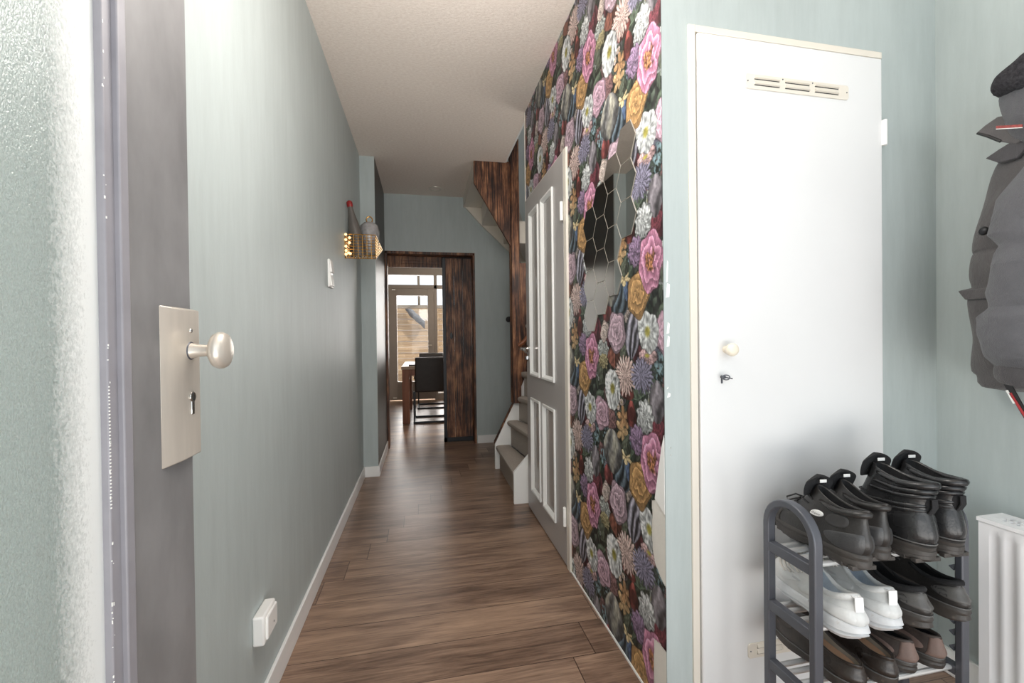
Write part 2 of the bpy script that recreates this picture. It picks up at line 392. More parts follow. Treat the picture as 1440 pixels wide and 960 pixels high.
# ------------------------------------------------------------------ floral wallpaper (printed pattern painted per vertex)
def wallpaper():
    TW, TH = 0.477, 0.612; nw, nh = 240, 308
    Y0, Z0 = 1.14, 0.55
    rs = np.random.RandomState(3)
    C = {'mauve': (205, 172, 188), 'mauve2': (184, 150, 172), 'lav': (168, 166, 184), 'white': (222, 228, 228), 'cream': (216, 196, 184),
         'crim': (142, 62, 76), 'white2': (192, 202, 196), 'chart': (186, 174, 122), 'rust': (134, 76, 60), 'olive': (84, 92, 76), 'cream2': (218, 186, 176),
         'lav2': (142, 138, 166), 'pinkl': (214, 172, 172), 'teal': (110, 140, 148), 'dgreen': (58, 70, 62), 'red': (158, 70, 64), 'green': (82, 98, 80),
         'mauvew': (176, 168, 178), 'pink': (218, 172, 194), 'daisy': (214, 190, 180), 'dusty': (172, 122, 122), 'gold': (176, 130, 84), 'red2': (164, 76, 74),
         'purple': (172, 138, 180), 'greyw': (178, 178, 178), 'gold2': (190, 154, 104), 'yell': (208, 184, 132), 'pinkb': (214, 130, 168),
         'blue': (106, 128, 144), 'blue2': (76, 98, 134), 'orange': (212, 158, 92)}
    img = np.zeros((nh, nw, 3)); img[:] = (58, 60, 57)
    gy, gz = np.meshgrid((np.arange(nw) + .5) / nw * TW, (np.arange(nh) + .5) / nh * TH)
    def vnoise(k):
        a = rs.rand(k, k); yy = np.linspace(0, k, nh, endpoint=False); xx = np.linspace(0, k, nw, endpoint=False)
        y0 = yy.astype(int); x0 = xx.astype(int); fy = (yy - y0)[:, None]; fx = (xx - x0)[None]
        fy = fy * fy * (3 - 2 * fy); fx = fx * fx * (3 - 2 * fx)
        A = a[np.ix_(y0 % k, x0 % k)]; B = a[np.ix_(y0 % k, (x0 + 1) % k)]; D = a[np.ix_((y0 + 1) % k, x0 % k)]; E = a[np.ix_((y0 + 1) % k, (x0 + 1) % k)]
        return (A * (1 - fx) + B * fx) * (1 - fy) + (D * (1 - fx) + E * fx) * fy
    n1, n2, n3 = vnoise(14), vnoise(40), vnoise(90)
    img *= (0.55 + 0.9 * n1 * n2 * 2)[..., None]
    img += ((n2 > 0.66)[..., None] * np.array((16, 26, 18)))
    def sm(a, lo, hi): t = np.clip((a - lo) / (hi - lo), 0, 1); return t * t * (3 - 2 * t)
    def paint(cy, cz, hy, hz, typ, col, ph):
        c = np.array(C[col] if isinstance(col, str) else col, float); c = c * .76 + c.mean() * .24
        for n in (-1, 0, 1, 2):
            for m in (-2, -1, 0, 1, 2):
                ox = (cy - Y0) + n * TW; oz = (cz - Z0) + m * TH - n * TH / 2
                if ox < -hy * 1.4 or ox > TW + hy * 1.4 or oz < -hz * 1.4 or oz > TH + hz * 1.4: continue
                ix = np.where(np.abs(gy[0] - ox) < hy * 1.35)[0]; iz = np.where(np.abs(gz[:, 0] - oz) < hz * 1.35)[0]
                if len(ix) == 0 or len(iz) == 0: continue
                sl = (slice(iz[0], iz[-1] + 1), slice(ix[0], ix[-1] + 1))
                u = (gy[sl] - ox) / hy; v = (gz[sl] - oz) / hz
                w1, w2, w3 = n1[sl] - .5, n2[sl] - .5, n3[sl] - .5
                r = np.hypot(u, v); th = np.arctan2(v, u) + ph; al = None
                cc = np.broadcast_to(c, r.shape + (3,)).copy()
                if typ == 'rose':
                    e = 0.93 + 0.07 * np.sin(5 * th + 1) + 0.16 * w1; q = r / e
                    s = (q * 3.0 + th / (2 * PI) + 0.2 * np.sin(3 * th + 4 * q) + 0.12 * np.sin(7 * th) + 0.8 * w1) % 1.0
                    sh = 0.66 + 0.42 * s ** 0.7 - 0.25 * (1 - sm(q, 0, .3)) + 0.06 * w3
                    sh = np.where(s > 0.9, sh + 0.12, sh); al = 1 - sm(q, .96, 1.03); sh *= 1 - 0.25 * sm(q, .8, 1)
                elif typ == 'pet':
                    k = 4; e = 0.88 + 0.09 * np.abs(np.cos(k * th)) ** .6 + 0.25 * w1; q = r / e
                    sh = 0.74 + 0.2 * np.abs(np.cos(k * th + 2.2 * r + 2 * w1)) ** .5 + 0.10 * np.sin(26 * th) * q + 0.12 * np.sin(13 * q + 4 * np.sin(3 * th)) * (q > .35) + 0.3 * w2
                    al = 1 - sm(q, .95, 1.03); g = 1 - sm(r, .12, .34)
                    cc = cc * (1 - g[..., None]) + np.array((176, 168, 84)) * g[..., None]
                elif typ == 'ruf':
                    e = 0.92 + 0.08 * np.sin(9 * th) + 0.2 * w2; q = r / e
                    sh = 0.78 + 0.24 * np.sin(11 * th + 9 * q + 10 * w1) * np.sin(12 * q + 3 * th + 6 * w2) + 0.25 * w3 + 0.08 * v
                    al = 1 - sm(q, .93, 1.03)
                elif typ == 'spider':
                    k = 11; p = np.abs(np.cos(k * th + 2.5 * w1)); e = 0.72 + 0.3 * p + 0.3 * w2; q = r / e
                    lay = np.abs(np.cos(k * 1.0 * th + 5.0 * np.floor(r * 3.2) * .7 + 2 * w2))
                    sh = 0.42 + 0.68 * lay ** .8 + 0.1 * w3; al = (1 - sm(q, .92, 1.02))
                elif typ == 'peony':
                    e = 0.93 + 0.07 * np.cos(6 * th + .6) + 0.3 * w1; q = r / e
                    s = (q * 2.7 + 0.3 * np.cos(5 * th + 3 * q) + 0.9 * w1) % 1.0
                    sh = 0.72 + 0.4 * s + 0.07 * np.sin(34 * th + 5 * w1) * q; al = 1 - sm(q, .95, 1.03)
                    pale = np.clip(s - .55, 0, 1)[..., None] * 1.1; cc = cc * (1 - pale) + np.array((240, 196, 214)) * pale
                    g = (1 - sm(r + .5 * w2, .2, .32))[..., None]; cc = cc * (1 - g) + np.array((150, 104, 74)) * g * (1 + 1.2 * w3[..., None])
                elif typ in ('tulip', 'tulips'):
                    if typ == 'tulips': u = u + 0.28 * v; 
                    wd = np.sqrt(np.clip(1 - np.abs(v) ** 2.2, 0, 1)) * (0.95 + 0.1 * np.cos(3 * v))
                    q = np.abs(u) / np.maximum(wd, .05); fr = 4.2 if typ == 'tulip' else 9
                    st = np.sin(u / np.maximum(wd, .3) * fr + 1.1 * np.sin(2 * v) + 3 * w1 + ph)
                    sh = 0.66 + (0.2 if typ == 'tulip' else 0.36) * st + 0.16 * w2 + 0.1 * v; al = (1 - sm(q, .93, 1.02)) * (np.abs(v) < 1)
                    if col in ('greyw',):
                        g = np.clip(st, 0, 1)[..., None] * .35; cc = cc * (1 - g) + np.array((206, 200, 160)) * g
                elif typ == 'leaf':
                    a = ph; uu = u * math.cos(a * .3) + v * math.sin(a * .3); vv = -u * math.sin(a * .3) + v * math.cos(a * .3)
                    wd = np.cos(np.clip(vv, -1, 1) * PI / 2) ** .8; q = np.abs(uu) / np.maximum(wd, .04)
                    sh = 0.85 + 0.18 * np.sign(uu) + 0.12 * np.sin(10 * (vv + np.abs(uu))) + .2 * w2; sh = np.where(np.abs(uu) < .05, 1.3, sh)
                    al = (1 - sm(q, .85, 1.0)) * (np.abs(vv) < 1)
                elif typ in ('bud', 'cup'):
                    wd = np.sqrt(np.clip(1 - v * v, 0, 1)) * (1 - .25 * v); q = np.abs(u) / np.maximum(wd, .05)
                    sh = 0.72 + 0.25 * np.cos(4 * u + ph) + .2 * w2 + .12 * v; al = (1 - sm(q, .9, 1.02)) * (np.abs(v) < 1)
                    if typ == 'cup': sh = np.where((r < .55), .5 + .2 * r, sh)
                elif typ == 'lily':
                    p = np.abs(np.cos(2.5 * th)); e = .4 + .62 * p ** 1.1 + .2 * w1; q = r / e
                    sh = .72 + .4 * p + .14 * np.sin(22 * th) * r + .2 * w2; al = 1 - sm(q, .93, 1.02); sh -= .3 * (1 - sm(r, 0, .25))
                elif typ == 'sprig':
                    d = (n3[sl] + .45 * n2[sl]); al = sm(d, .72, .82) * (r < 1); sh = .8 + .5 * w2 + .1
                shb = 1 + .16 * (u * .6 + v * .5) + .22 * w3 + .16 * w2
                cc = np.clip(cc * (sh * shb)[..., None], 0, 250)
                # the dark gap printed round each bloom
                ring = np.clip(1 - np.abs(al - 0.5) * 2, 0, 1) * 0.5
                old = img[sl]
                img[sl] = (old * (1 - al[..., None]) + cc * al[..., None]) * (1 - ring[..., None])
    L = [(1.465,1.044,0.053,0.034,'leaf','rust'),(1.385,1.054,0.030,0.034,'leaf','olive'),(1.193,0.993,0.029,0.034,'leaf','dgreen'),(1.302,0.910,0.038,0.032,'leaf','green'),
    (1.573,0.991,0.048,0.041,'leaf','olive'),(1.595,0.875,0.039,0.032,'leaf','green'),(1.258,0.928,0.025,0.029,'leaf','green'),(1.193,0.961,0.024,0.024,'leaf','green'),(1.199,0.648,0.031,0.029,'leaf','dgreen'),(1.338,0.718,0.019,0.022,'leaf','green'),
    (1.562,0.651,0.031,0.036,'sprig','teal'),(1.162,1.027,0.021,0.041,'sprig','teal'),(1.535,0.72,0.03,0.05,'sprig','teal'),(1.52,0.55,0.025,0.03,'sprig','white2'),
    (1.420,0.624,0.060,0.053,'tulips','blue'),(1.363,0.659,0.019,0.028,'leaf','blue2'),(1.231,1.055,0.049,0.022,'pet','pinkl'),
    (1.621,1.147,0.034,0.042,'bud','crim'),(1.571,1.068,0.050,0.036,'ruf','white2'),(1.563,1.022,0.042,0.026,'ruf','chart'),
    (1.368,0.928,0.041,0.023,'bud','red'),(1.527,0.600,0.034,0.033,'bud','red2'),(1.180,0.847,0.039,0.034,'rose','crim'),(1.501,0.813,0.042,0.040,'ruf','dusty'),
    (1.323,1.127,0.046,0.073,'tulips','lav'),(1.381,0.981,0.070,0.060,'spider','cream2'),(1.266,0.991,0.063,0.052,'spider','lav2'),
    (1.411,0.785,0.040,0.040,'lily','gold2'),(1.398,0.834,0.040,0.038,'lily','gold'),(1.382,0.700,0.042,0.022,'lily','yell'),(1.377,0.738,0.030,0.028,'leaf','olive'),
    (1.548,1.145,0.030,0.029,'rose','cream'),(1.559,0.516,0.029,0.030,'rose','cream'),(1.338,0.856,0.028,0.038,'cup','red'),
    (1.175,0.919,0.037,0.054,'tulip','mauvew'),(1.490,0.695,0.066,0.068,'tulip','greyw'),(1.439,0.867,0.014,0.012,'pet','daisy'),(1.411,0.886,0.014,0.012,'pet','daisy'),
    (1.162,1.132,0.022,0.035,'rose','mauve2'),(1.484,0.926,0.062,0.066,'pet','white'),(1.590,0.818,0.066,0.058,'rose','pink'),
    (1.247,0.863,0.048,0.048,'ruf','white'),(1.300,0.778,0.045,0.046,'ruf','purple'),(1.228,1.130,0.056,0.057,'pet','white'),
    (1.290,0.638,0.064,0.067,'rose','orange'),(1.206,0.734,0.064,0.080,'peony','pinkb'),(1.446,1.133,0.066,0.067,'rose','mauve')]
    for _ in range(46):
        paint(Y0 + rs.rand() * TW, Z0 + rs.rand() * TH, .016 + .018 * rs.rand(), .02 + .02 * rs.rand(), 'leaf', ('green', 'olive', 'dgreen')[rs.randint(3)], rs.rand() * 6)
    fl = [('ruf', 'dusty'), ('ruf', 'lav2'), ('pet', 'white2'), ('bud', 'crim'), ('rose', 'cream'), ('lily', 'gold'), ('spider', 'lav'), ('leaf', 'olive'), ('tulip', 'mauvew'), ('sprig', 'teal'), ('leaf', 'green')]
    for q in range(70):
        t, k = fl[q % len(fl)]; paint(Y0 + rs.rand() * TW, Z0 + rs.rand() * TH, .022 + .014 * rs.rand(), .022 + .014 * rs.rand(), t, k, rs.rand() * 6)
    img *= 0.8
    for i, (a, b_, c, d, t, k) in enumerate(L): paint(a, b_, c * (1.2 if i > 15 else 1.3), d * (1.2 if i > 15 else 1.3), t, k, (i * 1.7) % 6.28)
    img = np.clip(img, 0, 255) / 255
    img = img * 0.9; lin = np.where(img <= 0.04045, img / 12.92, ((img + 0.055) / 1.055) ** 2.4)
    # wall grid
    st = 0.0026
    ny = int(round((YS - YC) / st)) + 1; nz = int(round(H / st)) + 1
    ys = np.linspace(YC, YS, ny); zs = np.linspace(0.004, H, nz)
    GY, GZ = np.meshgrid(ys, zs)
    n = np.floor((GY - Y0) / TW).astype(int); fy = (GY - Y0) - n * TW; fz = np.mod(GZ - Z0 + n * TH / 2, TH)
    colr = lin[np.clip((fz / TH * nh).astype(int), 0, nh - 1), np.clip((fy / TW * nw).astype(int), 0, nw - 1)]
    cy = (GY[:-1, :-1] + GY[1:, 1:]) / 2; cz = (GZ[:-1, :-1] + GZ[1:, 1:]) / 2
    keep = ~((cy > DY0 - 0.045) & (cz < DZ + 0.012))
    def inpoly(P):
        ins = np.zeros(cy.shape, bool); j = len(P) - 1
        for i in range(len(P)):
            (x1, y1), (x2, y2) = P[i], P[j]
            cnd = ((y1 > cz) != (y2 > cz)) & (cy < (x2 - x1) * (cz - y1) / (y2 - y1 + 1e-12) + x1)
            ins ^= cnd; j = i
        return ins
    keep &= ~inpoly([(1.13, .84), (1.142, .81), (1.16, .74), (1.182, .65), (1.188, .625), (1.212, .615), (1.209, .57), (1.213, .52), (1.208, .465), (1.195, .43), (1.16, .40), (1.13, .385)])
    keep &= ~inpoly([(1.13, .20), (1.17, .203), (1.205, .195), (1.21, .1), (1.2, -.1), (1.13, -.1)])
    idx = np.arange(ny * nz).reshape(nz, ny)
    q = np.stack([idx[:-1, :-1], idx[1:, :-1], idx[1:, 1:], idx[:-1, 1:]], -1)[keep]
    used = np.unique(q); remap = np.full(ny * nz, -1); remap[used] = np.arange(len(used)); q = remap[q]
    co = np.stack([np.full(ny * nz, XR - 0.0015), GY.ravel(), GZ.ravel()], 1)[used]
    me = bpy.data.meshes.new('wallpaper')
    me.vertices.add(len(co)); me.vertices.foreach_set('co', co.astype(np.float32).ravel())
    me.loops.add(q.size); me.loops.foreach_set('vertex_index', q.ravel().astype(np.int32))
    me.polygons.add(len(q)); me.polygons.foreach_set('loop_start', np.arange(0, q.size, 4, dtype=np.int32))
    me.update(calc_edges=True)
    at = me.color_attributes.new('print', 'FLOAT_COLOR', 'POINT')
    at.data.foreach_set('color', np.concatenate([colr.reshape(-1, 3)[used], np.ones((len(used), 1))], 1).astype(np.float32).ravel())
    m, nt, b = new_mat('floral_wallpaper_print')
    a = N(nt, 'ShaderNodeAttribute'); a.attribute_name = 'print'
    nt.links.new(a.outputs['Color'], b.inputs['Base Color']); b.inputs['Roughness'].default_value = 0.5
    b.inputs['Specular IOR Level'].default_value = 0.3
    me.materials.append(m)
    o = bpy.data.objects.new('wallpaper', me); COL.objects.link(o)
    return o
wpo = wallpaper(); wpo.parent = bpy.data.objects['wall_right']
flap = MB(); flap.prism([(XR - .003, 1.137, .83), (XR - .004, 1.15, .79), (XR - .006, 1.186, .63), (XR - .003, 1.137, .60)], (0.0012, 0, 0))
o = flap.build('torn_paper_flap', M['plastic_white'], bpy.data.objects['wall_right'], smooth=0); o['label'] = 'white torn wallpaper flap'
struct(box((XR - .006, YC, 0), (XR - .0016, DY0 - .046, .007)).build('trim_1', M['white_paint']), 'thin white sealant line along the wallpaper foot', 'trim')
struct(box((XR - .006, YS, DZ - .4), (XR + T, YS + .008, H)).build('trim_2', M['cream_paint']), 'white corner trim at the end of the wallpapered wall', 'trim')
# filler patches on the closet wall by the corner
for k, (x0, x1, z0, z1) in enumerate([(.687, .694, 1.27, 1.333), (.686, .6985, 1.226, 1.268), (.687, .697, 1.122, 1.155), (.687, .697, 1.084, 1.117), (.686, .691, .962, .970), (.687, .698, .938, .953), (.695, .697, .79, .795), (.696, .698, .77, .774)]):
    b = MB(); b.prism([(x0, YC, z0), (x1 - .002, YC, z0 + .002), (x1, YC, z1 - .004), (x0 + .004, YC, z1)], (0, -.0012, 0))
    b.build('filler_patch', M['plastic_white'], bpy.data.objects['wall_back'], smooth=0)

def light_band():  # whitish band painted on the glass, standing for light coming through it
    m, nt, b = new_mat('painted_light_band'); L = nt.links; out = nt.nodes['Material Output']
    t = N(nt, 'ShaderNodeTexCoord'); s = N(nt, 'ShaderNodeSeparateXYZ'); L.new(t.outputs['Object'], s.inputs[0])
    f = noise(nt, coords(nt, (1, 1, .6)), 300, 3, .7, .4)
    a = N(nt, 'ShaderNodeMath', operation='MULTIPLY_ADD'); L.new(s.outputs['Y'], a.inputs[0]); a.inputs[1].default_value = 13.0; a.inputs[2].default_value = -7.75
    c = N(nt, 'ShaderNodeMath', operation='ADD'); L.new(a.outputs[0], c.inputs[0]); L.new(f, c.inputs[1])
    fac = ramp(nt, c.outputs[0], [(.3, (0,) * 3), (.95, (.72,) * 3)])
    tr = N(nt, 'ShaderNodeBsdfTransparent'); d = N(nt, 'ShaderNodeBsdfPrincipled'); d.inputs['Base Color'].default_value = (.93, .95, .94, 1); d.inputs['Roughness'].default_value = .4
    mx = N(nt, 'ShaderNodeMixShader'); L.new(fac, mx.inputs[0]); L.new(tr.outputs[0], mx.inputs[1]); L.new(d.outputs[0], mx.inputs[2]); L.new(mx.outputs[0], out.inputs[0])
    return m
LIGHT_BAND = light_band()
# ------------------------------------------------------------------ front door, open against the left wall
fd = empty('door_1', (-.42, -.1, 0)); struct(fd, 'open charcoal front door with patterned glass and nickel knob', 'door')
def rel(o, p):   # parent keeping world coordinates (parents are unrotated empties)
    o.parent = p; o.location = Vector(o.location) - Vector(p.location); return o
DX0, DX1, DE = -.445, -.400, .8635
b = MB(); b.box((DX0, .69, .01), (DX1, DE, 2.25)); b.box((DX0, -.1, .01), (DX1, .02, 2.25)); b.box((DX0, .02, .01), (DX1, .69, .24)); b.box((DX0, .02, 2.06), (DX1, .69, 2.25))
rel(b.build('stile_frame', M['dark_paint'], bevel=.003), fd)
b = MB(); b.box((DX1 - .012, .654, .24), (DX1 + .001, .69, 2.06)); b.box((DX1 - .012, .02, .24), (DX1 + .001, .05, 2.06)); b.box((DX1 - .012, .05, .24), (DX1 + .001, .654, .27)); b.box((DX1 - .012, .05, 2.03), (DX1 + .001, .654, 2.06))
b.box((DX1 - .004, .672, .24), (DX1 + .008, .69, 2.06))
o = rel(b.build('glazing_bead', M['edge_paint'], bevel=.002), fd)
# peeling white paint flakes along the bead
b = MB(); rr = random.Random(4)
for i in range(46):
    z = rr.uniform(.45, 1.75); h_ = rr.uniform(.0008, .005); y = .655 + rr.uniform(-.001, .003)
    b.box((DX1 + .0005, y - .0015, z), (DX1 + .0016, y - .0015 + rr.uniform(.0005, .0016), z + h_))
z = .9
while z < 1.06:
    b.box((DX1 + .0005, .6545, z), (DX1 + .0016, .6562, z + .0016)); z += .0045
rel(b.build('paint_flakes', M['plastic_white'], smooth=0), fd)['kind'] = 'stuff'
b = MB(); b.box((-.417, .03, .25), (-.409, .655, 2.05)); pane = rel(b.build('pane', M['frosted']), fd); pane['label'] = 'patterned privacy glass'
bd = rel(box((-.4088, .555, .25), (-.4082, .654, 2.05)).build('glass_light_band', LIGHT_BAND, smooth=0), fd); bd['label'] = 'bright light band painted on the glass'
# lock plate
b = MB(); b.hexa([(DX1, .768, .917), (DX1, .8625, .917), (DX1, .8625, 1.173), (DX1, .768, 1.173), (-.386, .802, .921), (-.386, .861, .921), (-.386, .861, 1.169), (-.386, .802, 1.169)])
pl = rel(b.build('lock_plate', M['steel'], bevel=.0015), fd); pl['label'] = 'brushed nickel lock plate'
def sub(o, p, root):
    o.parent = p; o.location = Vector(o.location) - Vector(p.location) - Vector(root.location) if p.parent else o.location; return o
KY = .832
b = MB(); b.lathe([(.0001, -.386), (.0135, -.386), (.0125, -.381), (.0105, -.374), (.0098, -.362), (.0105, -.357), (.021, -.3535), (.0285, -.349), (.0315, -.343), (.0315, -.338), (.0285, -.332), (.019, -.3275), (.0001, -.326)], (0, KY, 1.1), 'X', 36)
rel(b.build('knob', M['steel'], smooth=60), fd)['label'] = 'round nickel knob'
b = MB(); b.lathe([(.0001, -.386), (.0088, -.386), (.0088, -.3835), (.0001, -.3832)], (0, KY, 1.022), 'X', 24); b.box((-.386, KY - .0045, .992), (-.3838, KY + .0045, 1.016))
rel(b.build('lock_cylinder', M['chrome'], bevel=.0008), fd)
b = MB(); b.box((-.3837, KY - .001, 1.016), (-.3828, KY + .001, 1.029)); rel(b.build('keyhole', M['black_plastic'], smooth=0), fd)
for zz in (1.134,):
    b = MB(); b.lathe([(.0001, -.386), (.004, -.386), (.003, -.3845), (.0001, -.3842)], (0, KY, zz), 'X', 16); rel(b.build('screw', M['chrome']), fd)
b = MB(); b.lathe([(.0001, -.386), (.0155, -.386), (.0145, -.3847), (.0001, -.3845)], (0, KY, 1.1), 'X', 24); rel(b.build('rosette', M['dark_metal']), fd)

# ------------------------------------------------------------------ grey panelled hall door in the wallpapered wall
hd = empty('door_2', (XR, DY0, 0)); struct(hd, 'grey hall door with white edged panels beside the wallpaper', 'door')
FX = XR - .012
px_ = [(2.165, 2.385), (2.455, 2.662)]; pz_ = [(.155, .735), (.885, 1.89)]
b = MB()
b.box((FX, DY0, .012), (FX + .04, 2.165, DZ)); b.box((FX, 2.385, .012), (FX + .04, 2.455, DZ)); b.box((FX, 2.662, .012), (FX + .04, DY1, DZ))
for (y0, y1) in px_:
    b.box((FX, y0, .012), (FX + .04, y1, .155)); b.box((FX, y0, .735), (FX + .04, y1, .885)); b.box((FX, y0, 1.89), (FX + .04, y1, DZ))
rel(b.build('door_leaf', M['grey_paint']), hd)
gp = flat('glossy_grey_panel', srgb(170, 165, 161), 0.16, var=.03, nscale=5)
for (y0, y1) in px_:
    for (z0, z1) in pz_:
        o = rel(box((FX + .009, y0, z0), (FX + .03, y1, z1)).build('panel', gp), hd)
        b = MB(); w = .019
        def mould(a, c):   # mitred moulding: outer rectangle proud of the leaf, inner rectangle deeper
            (ya, yb, za, zb) = a; (yc, yd, zc, zd) = c
            A = [(ya, za), (yb, za), (yb, zb), (ya, zb)]; B = [(yc, zc), (yd, zc), (yd, zd), (yc, zd)]
            A2 = [(A[0][0] + .010, A[0][1] + .010), (A[1][0] - .010, A[1][1] + .010), (A[2][0] - .010, A[2][1] - .010), (A[3][0] + .010, A[3][1] - .010)]
            b.loft([[(FX + .002, *p) for p in A], [(FX - .009, *p) for p in A], [(FX - .009, *p) for p in A2], [(FX + .006, *p) for p in B], [(FX + .010, *p) for p in B]], False, False)
        mould((y0 - .004, y1 + .004, z0 - .004, z1 + .004), (y0 + w, y1 - w, z0 + w, z1 - w))
        rel(b.build('panel_moulding', M['white_paint'], smooth=20), hd)['label'] = 'white panel moulding'
b = MB(); b.box((XR - .012, DY0 - .045, 0), (XR + .06, DY0 - .004, DZ + .008)); b.box((XR - .006, DY1 + .003, 0), (XR + .06, YS, DZ + .008)); b.box((XR - .006, DY0 - .004, DZ + .002), (XR + .06, DY1 + .003, DZ + .012))
rel(b.build('door_frame', M['cream_paint'], bevel=.002), hd)['label'] = 'white door frame'
for zz in (.25, 1.72):
    b = MB(); b.lathe([(.0001, -.045), (.008, -.045), (.008, -.002), (.0085, 0), (.008, .002), (.008, .045), (.0001, .045)], (FX - .010, DY0 - .006, zz), 'Z', 14); b.box((FX - .006, DY0, zz - .04), (FX - .001, DY0 + .022, zz + .04))
    rel(b.build('hinge', M['plastic_white'], bevel=.001), hd)
b = MB(); HYL = 2.738
b.lathe([(.0001, FX), (.024, FX), (.024, FX - .007), (.0001, FX - .008)], (0, HYL, 1.045), 'X', 24)
b.tube([(FX - .005, HYL, 1.045), (FX - .045, HYL, 1.045), (FX - .053, HYL - .006, 1.045), (FX - .054, HYL - .02, 1.045), (FX - .052, HYL - .115, 1.043)], .0085, 10)
h_ = rel(b.build('lever_handle', M['chrome']), hd); h_['label'] = 'chrome lever handle'
b = MB(); b.lathe([(.0001, FX), (.022, FX), (.022, FX - .007), (.0001, FX - .008)], (0, HYL, .985), 'X', 24); b.box((FX - .022, HYL - .003, .975), (FX - .006, HYL + .003, .997))
rel(b.build('key_rosette', M['chrome']), hd)

# ------------------------------------------------------------------ white closet door
cdr = empty('door_3', (CX0, YC, 0)); struct(cdr, 'flat white closet door with slotted vents and round knob', 'door')
LX0, LX1, LZ = .788, 1.446, 1.992
b = MB(); b.box((CX0, YC - .006, 0), (LX0 - .004, YC + .06, CZ)); b.box((LX0 - .004, YC - .006, LZ + .004), (CX1, YC + .06, CZ)); b.box((LX1 + .003, YC - .004, 0), (CX1, YC + .06, LZ + .004))
rel(b.build('door_frame', M['cream_paint'], bevel=.0025), cdr)
rel(box((LX0, YC - .011, .012), (LX1, YC + .028, LZ)).build('door_leaf', M['white_door'], bevel=.004), cdr)
LY = YC - .011
def vent(x0, x1, z0, z1, name):
    b = MB(); r = .008; pts = []
    for cx_, cz_, a0 in ((x1 - r, z1 - r, 0), (x0 + r, z1 - r, 90), (x0 + r, z0 + r, 180), (x1 - r, z0 + r, 270)):
        for k in range(5): a = math.radians(a0 + k * 22.5); pts.append((cx_ + r * math.cos(a), LY, cz_ + r * math.sin(a)))
    b.prism(pts, (0, -.004, 0))
    v = rel(b.build(name, M['cream_paint'], bevel=.0012, smooth=30), cdr); v['label'] = 'cream slotted vent cover'
    n = 3; w = (x1 - x0 - .05) / n
    for i in range(n):
        xa = x0 + .024 + i * w + .006; xb = xa + w - .02
        for zc in (z0 + .013, z0 + .030):
            s = MB(); s.prism([(xa, LY - .004, zc), (xa, LY - .009, zc + .002), (xa, LY - .004, zc + .011)], (xb - xa, 0, 0))
            lo = s.build('louvre', M['cream_paint'], smooth=20); lo.parent = v; lo.location -= Vector(cdr.location)  # vent sits at the door's own origin offset
            lo.location = Vector((0, 0, 0))
            s = MB(); s.box((xa, LY - .0045, zc - .0025), (xb, LY - .0039, zc)); d = s.build('slot', M['black_plastic'], smooth=0); d.parent = v
    for (xs, zs_) in ((x0 + .008, (z0 + z1) / 2), (x1 - .008, (z0 + z1) / 2), (x0 + .024 + w - .002, z1 - .006), (x0 + .024 + 2 * w - .002, z1 - .006)):
        s = MB(); s.lathe([(.0001, LY - .004), (.0022, LY - .004), (.0018, LY - .005), (.0001, LY - .005)], (xs, 0, zs_), 'Y', 10); sc = s.build('screw', M['dark_metal']); sc.parent = v
    return v
vent(.942, 1.312, 1.845, 1.889, 'vent_cover'); vent(.938, 1.308, .150, .194, 'vent_cover')
b = MB(); b.lathe([(.0001, LY), (.011, LY), (.010, LY - .012), (.0175, LY - .02), (.0190, LY - .028), (.0165, LY - .035), (.008, LY - .038), (.0001, LY - .0385)], (.872, 0, 1.074), 'Y', 32)
rel(b.build('knob', flat('bone_white_knob', srgb(236, 226, 208), .35, var=.02), smooth=60), cdr)['label'] = 'round cream knob'
b = MB(); b.tube([(.857, LY + .002, .994), (.857, LY - .014, .994)], .0045, 10); b.tube([(.857 + .009 * math.cos(a), LY - .02 - .004 * math.cos(a), .994 + .007 * math.sin(a)) for a in [2 * PI * k / 14 for k in range(14)]], .0018, 6, closed=True); b.box((.855, LY - .003, .975), (.859, LY, .99))
b.tube([(.857, LY - .012, .994), (.878, LY - .02, .990)], .002, 6)
rel(b.build('key', M['dark_metal']), cdr)['label'] = 'small key in the lock'
b = MB(); b.box((LX1 - .002, YC - .016, 1.716), (LX1 + .014, YC - .0085, 1.796)); b.lathe([(.0001, -.04), (.006, -.04), (.006, .04), (.0001, .04)], (LX1 + .004, YC - .016, 1.756), 'Z', 12)
rel(b.build('hinge', M['plastic_white'], bevel=.001), cdr)

# ------------------------------------------------------------------ burned-wood sliding door in the far opening
sdr = empty('door_4', (.2, YE + .16, 0)); struct(sdr, 'burned wood sliding door in black steel frame, half open', 'door')
SY = YE + .145
x0, x1 = .212, 1.12
b = MB(); nb = 9; w = (x1 - .04 - x0 - .032) / nb
for i in range(nb): b.box((x0 + .032 + i * w + .001, SY + .006, .045), (x0 + .032 + (i + 1) * w - .001, SY + .034, 1.985))
rel(b.build('board_panel', M['burned'], bevel=.002), sdr)
b = MB(); b.box((x0, SY, .0), (x0 + .034, SY + .04, 2.03)); b.box((x1 - .04, SY, .008), (x1, SY + .04, 2.03)); b.box((x0, SY, .0), (x1, SY + .04, .046)); b.box((x0, SY, 1.985), (x1, SY + .04, 2.03))
rel(b.build('steel_frame', M['black_metal'], bevel=.002), sdr)['label'] = 'black steel door frame'
b = MB(); b.lathe_sc([(.0001, -.004), (.016, -.004), (.02, 0), (.013, .002), (.0001, .001)], (0, 0, 0), 20, (1, 1, 1))
b.v = [(.302 + p[0] * .8, SY + .004 - p[2], 1.146 + p[1] * 1.9) for p in b.v]
rel(b.build('flush_pull', M['black_plastic']), sdr)['label'] = 'black flush pull'
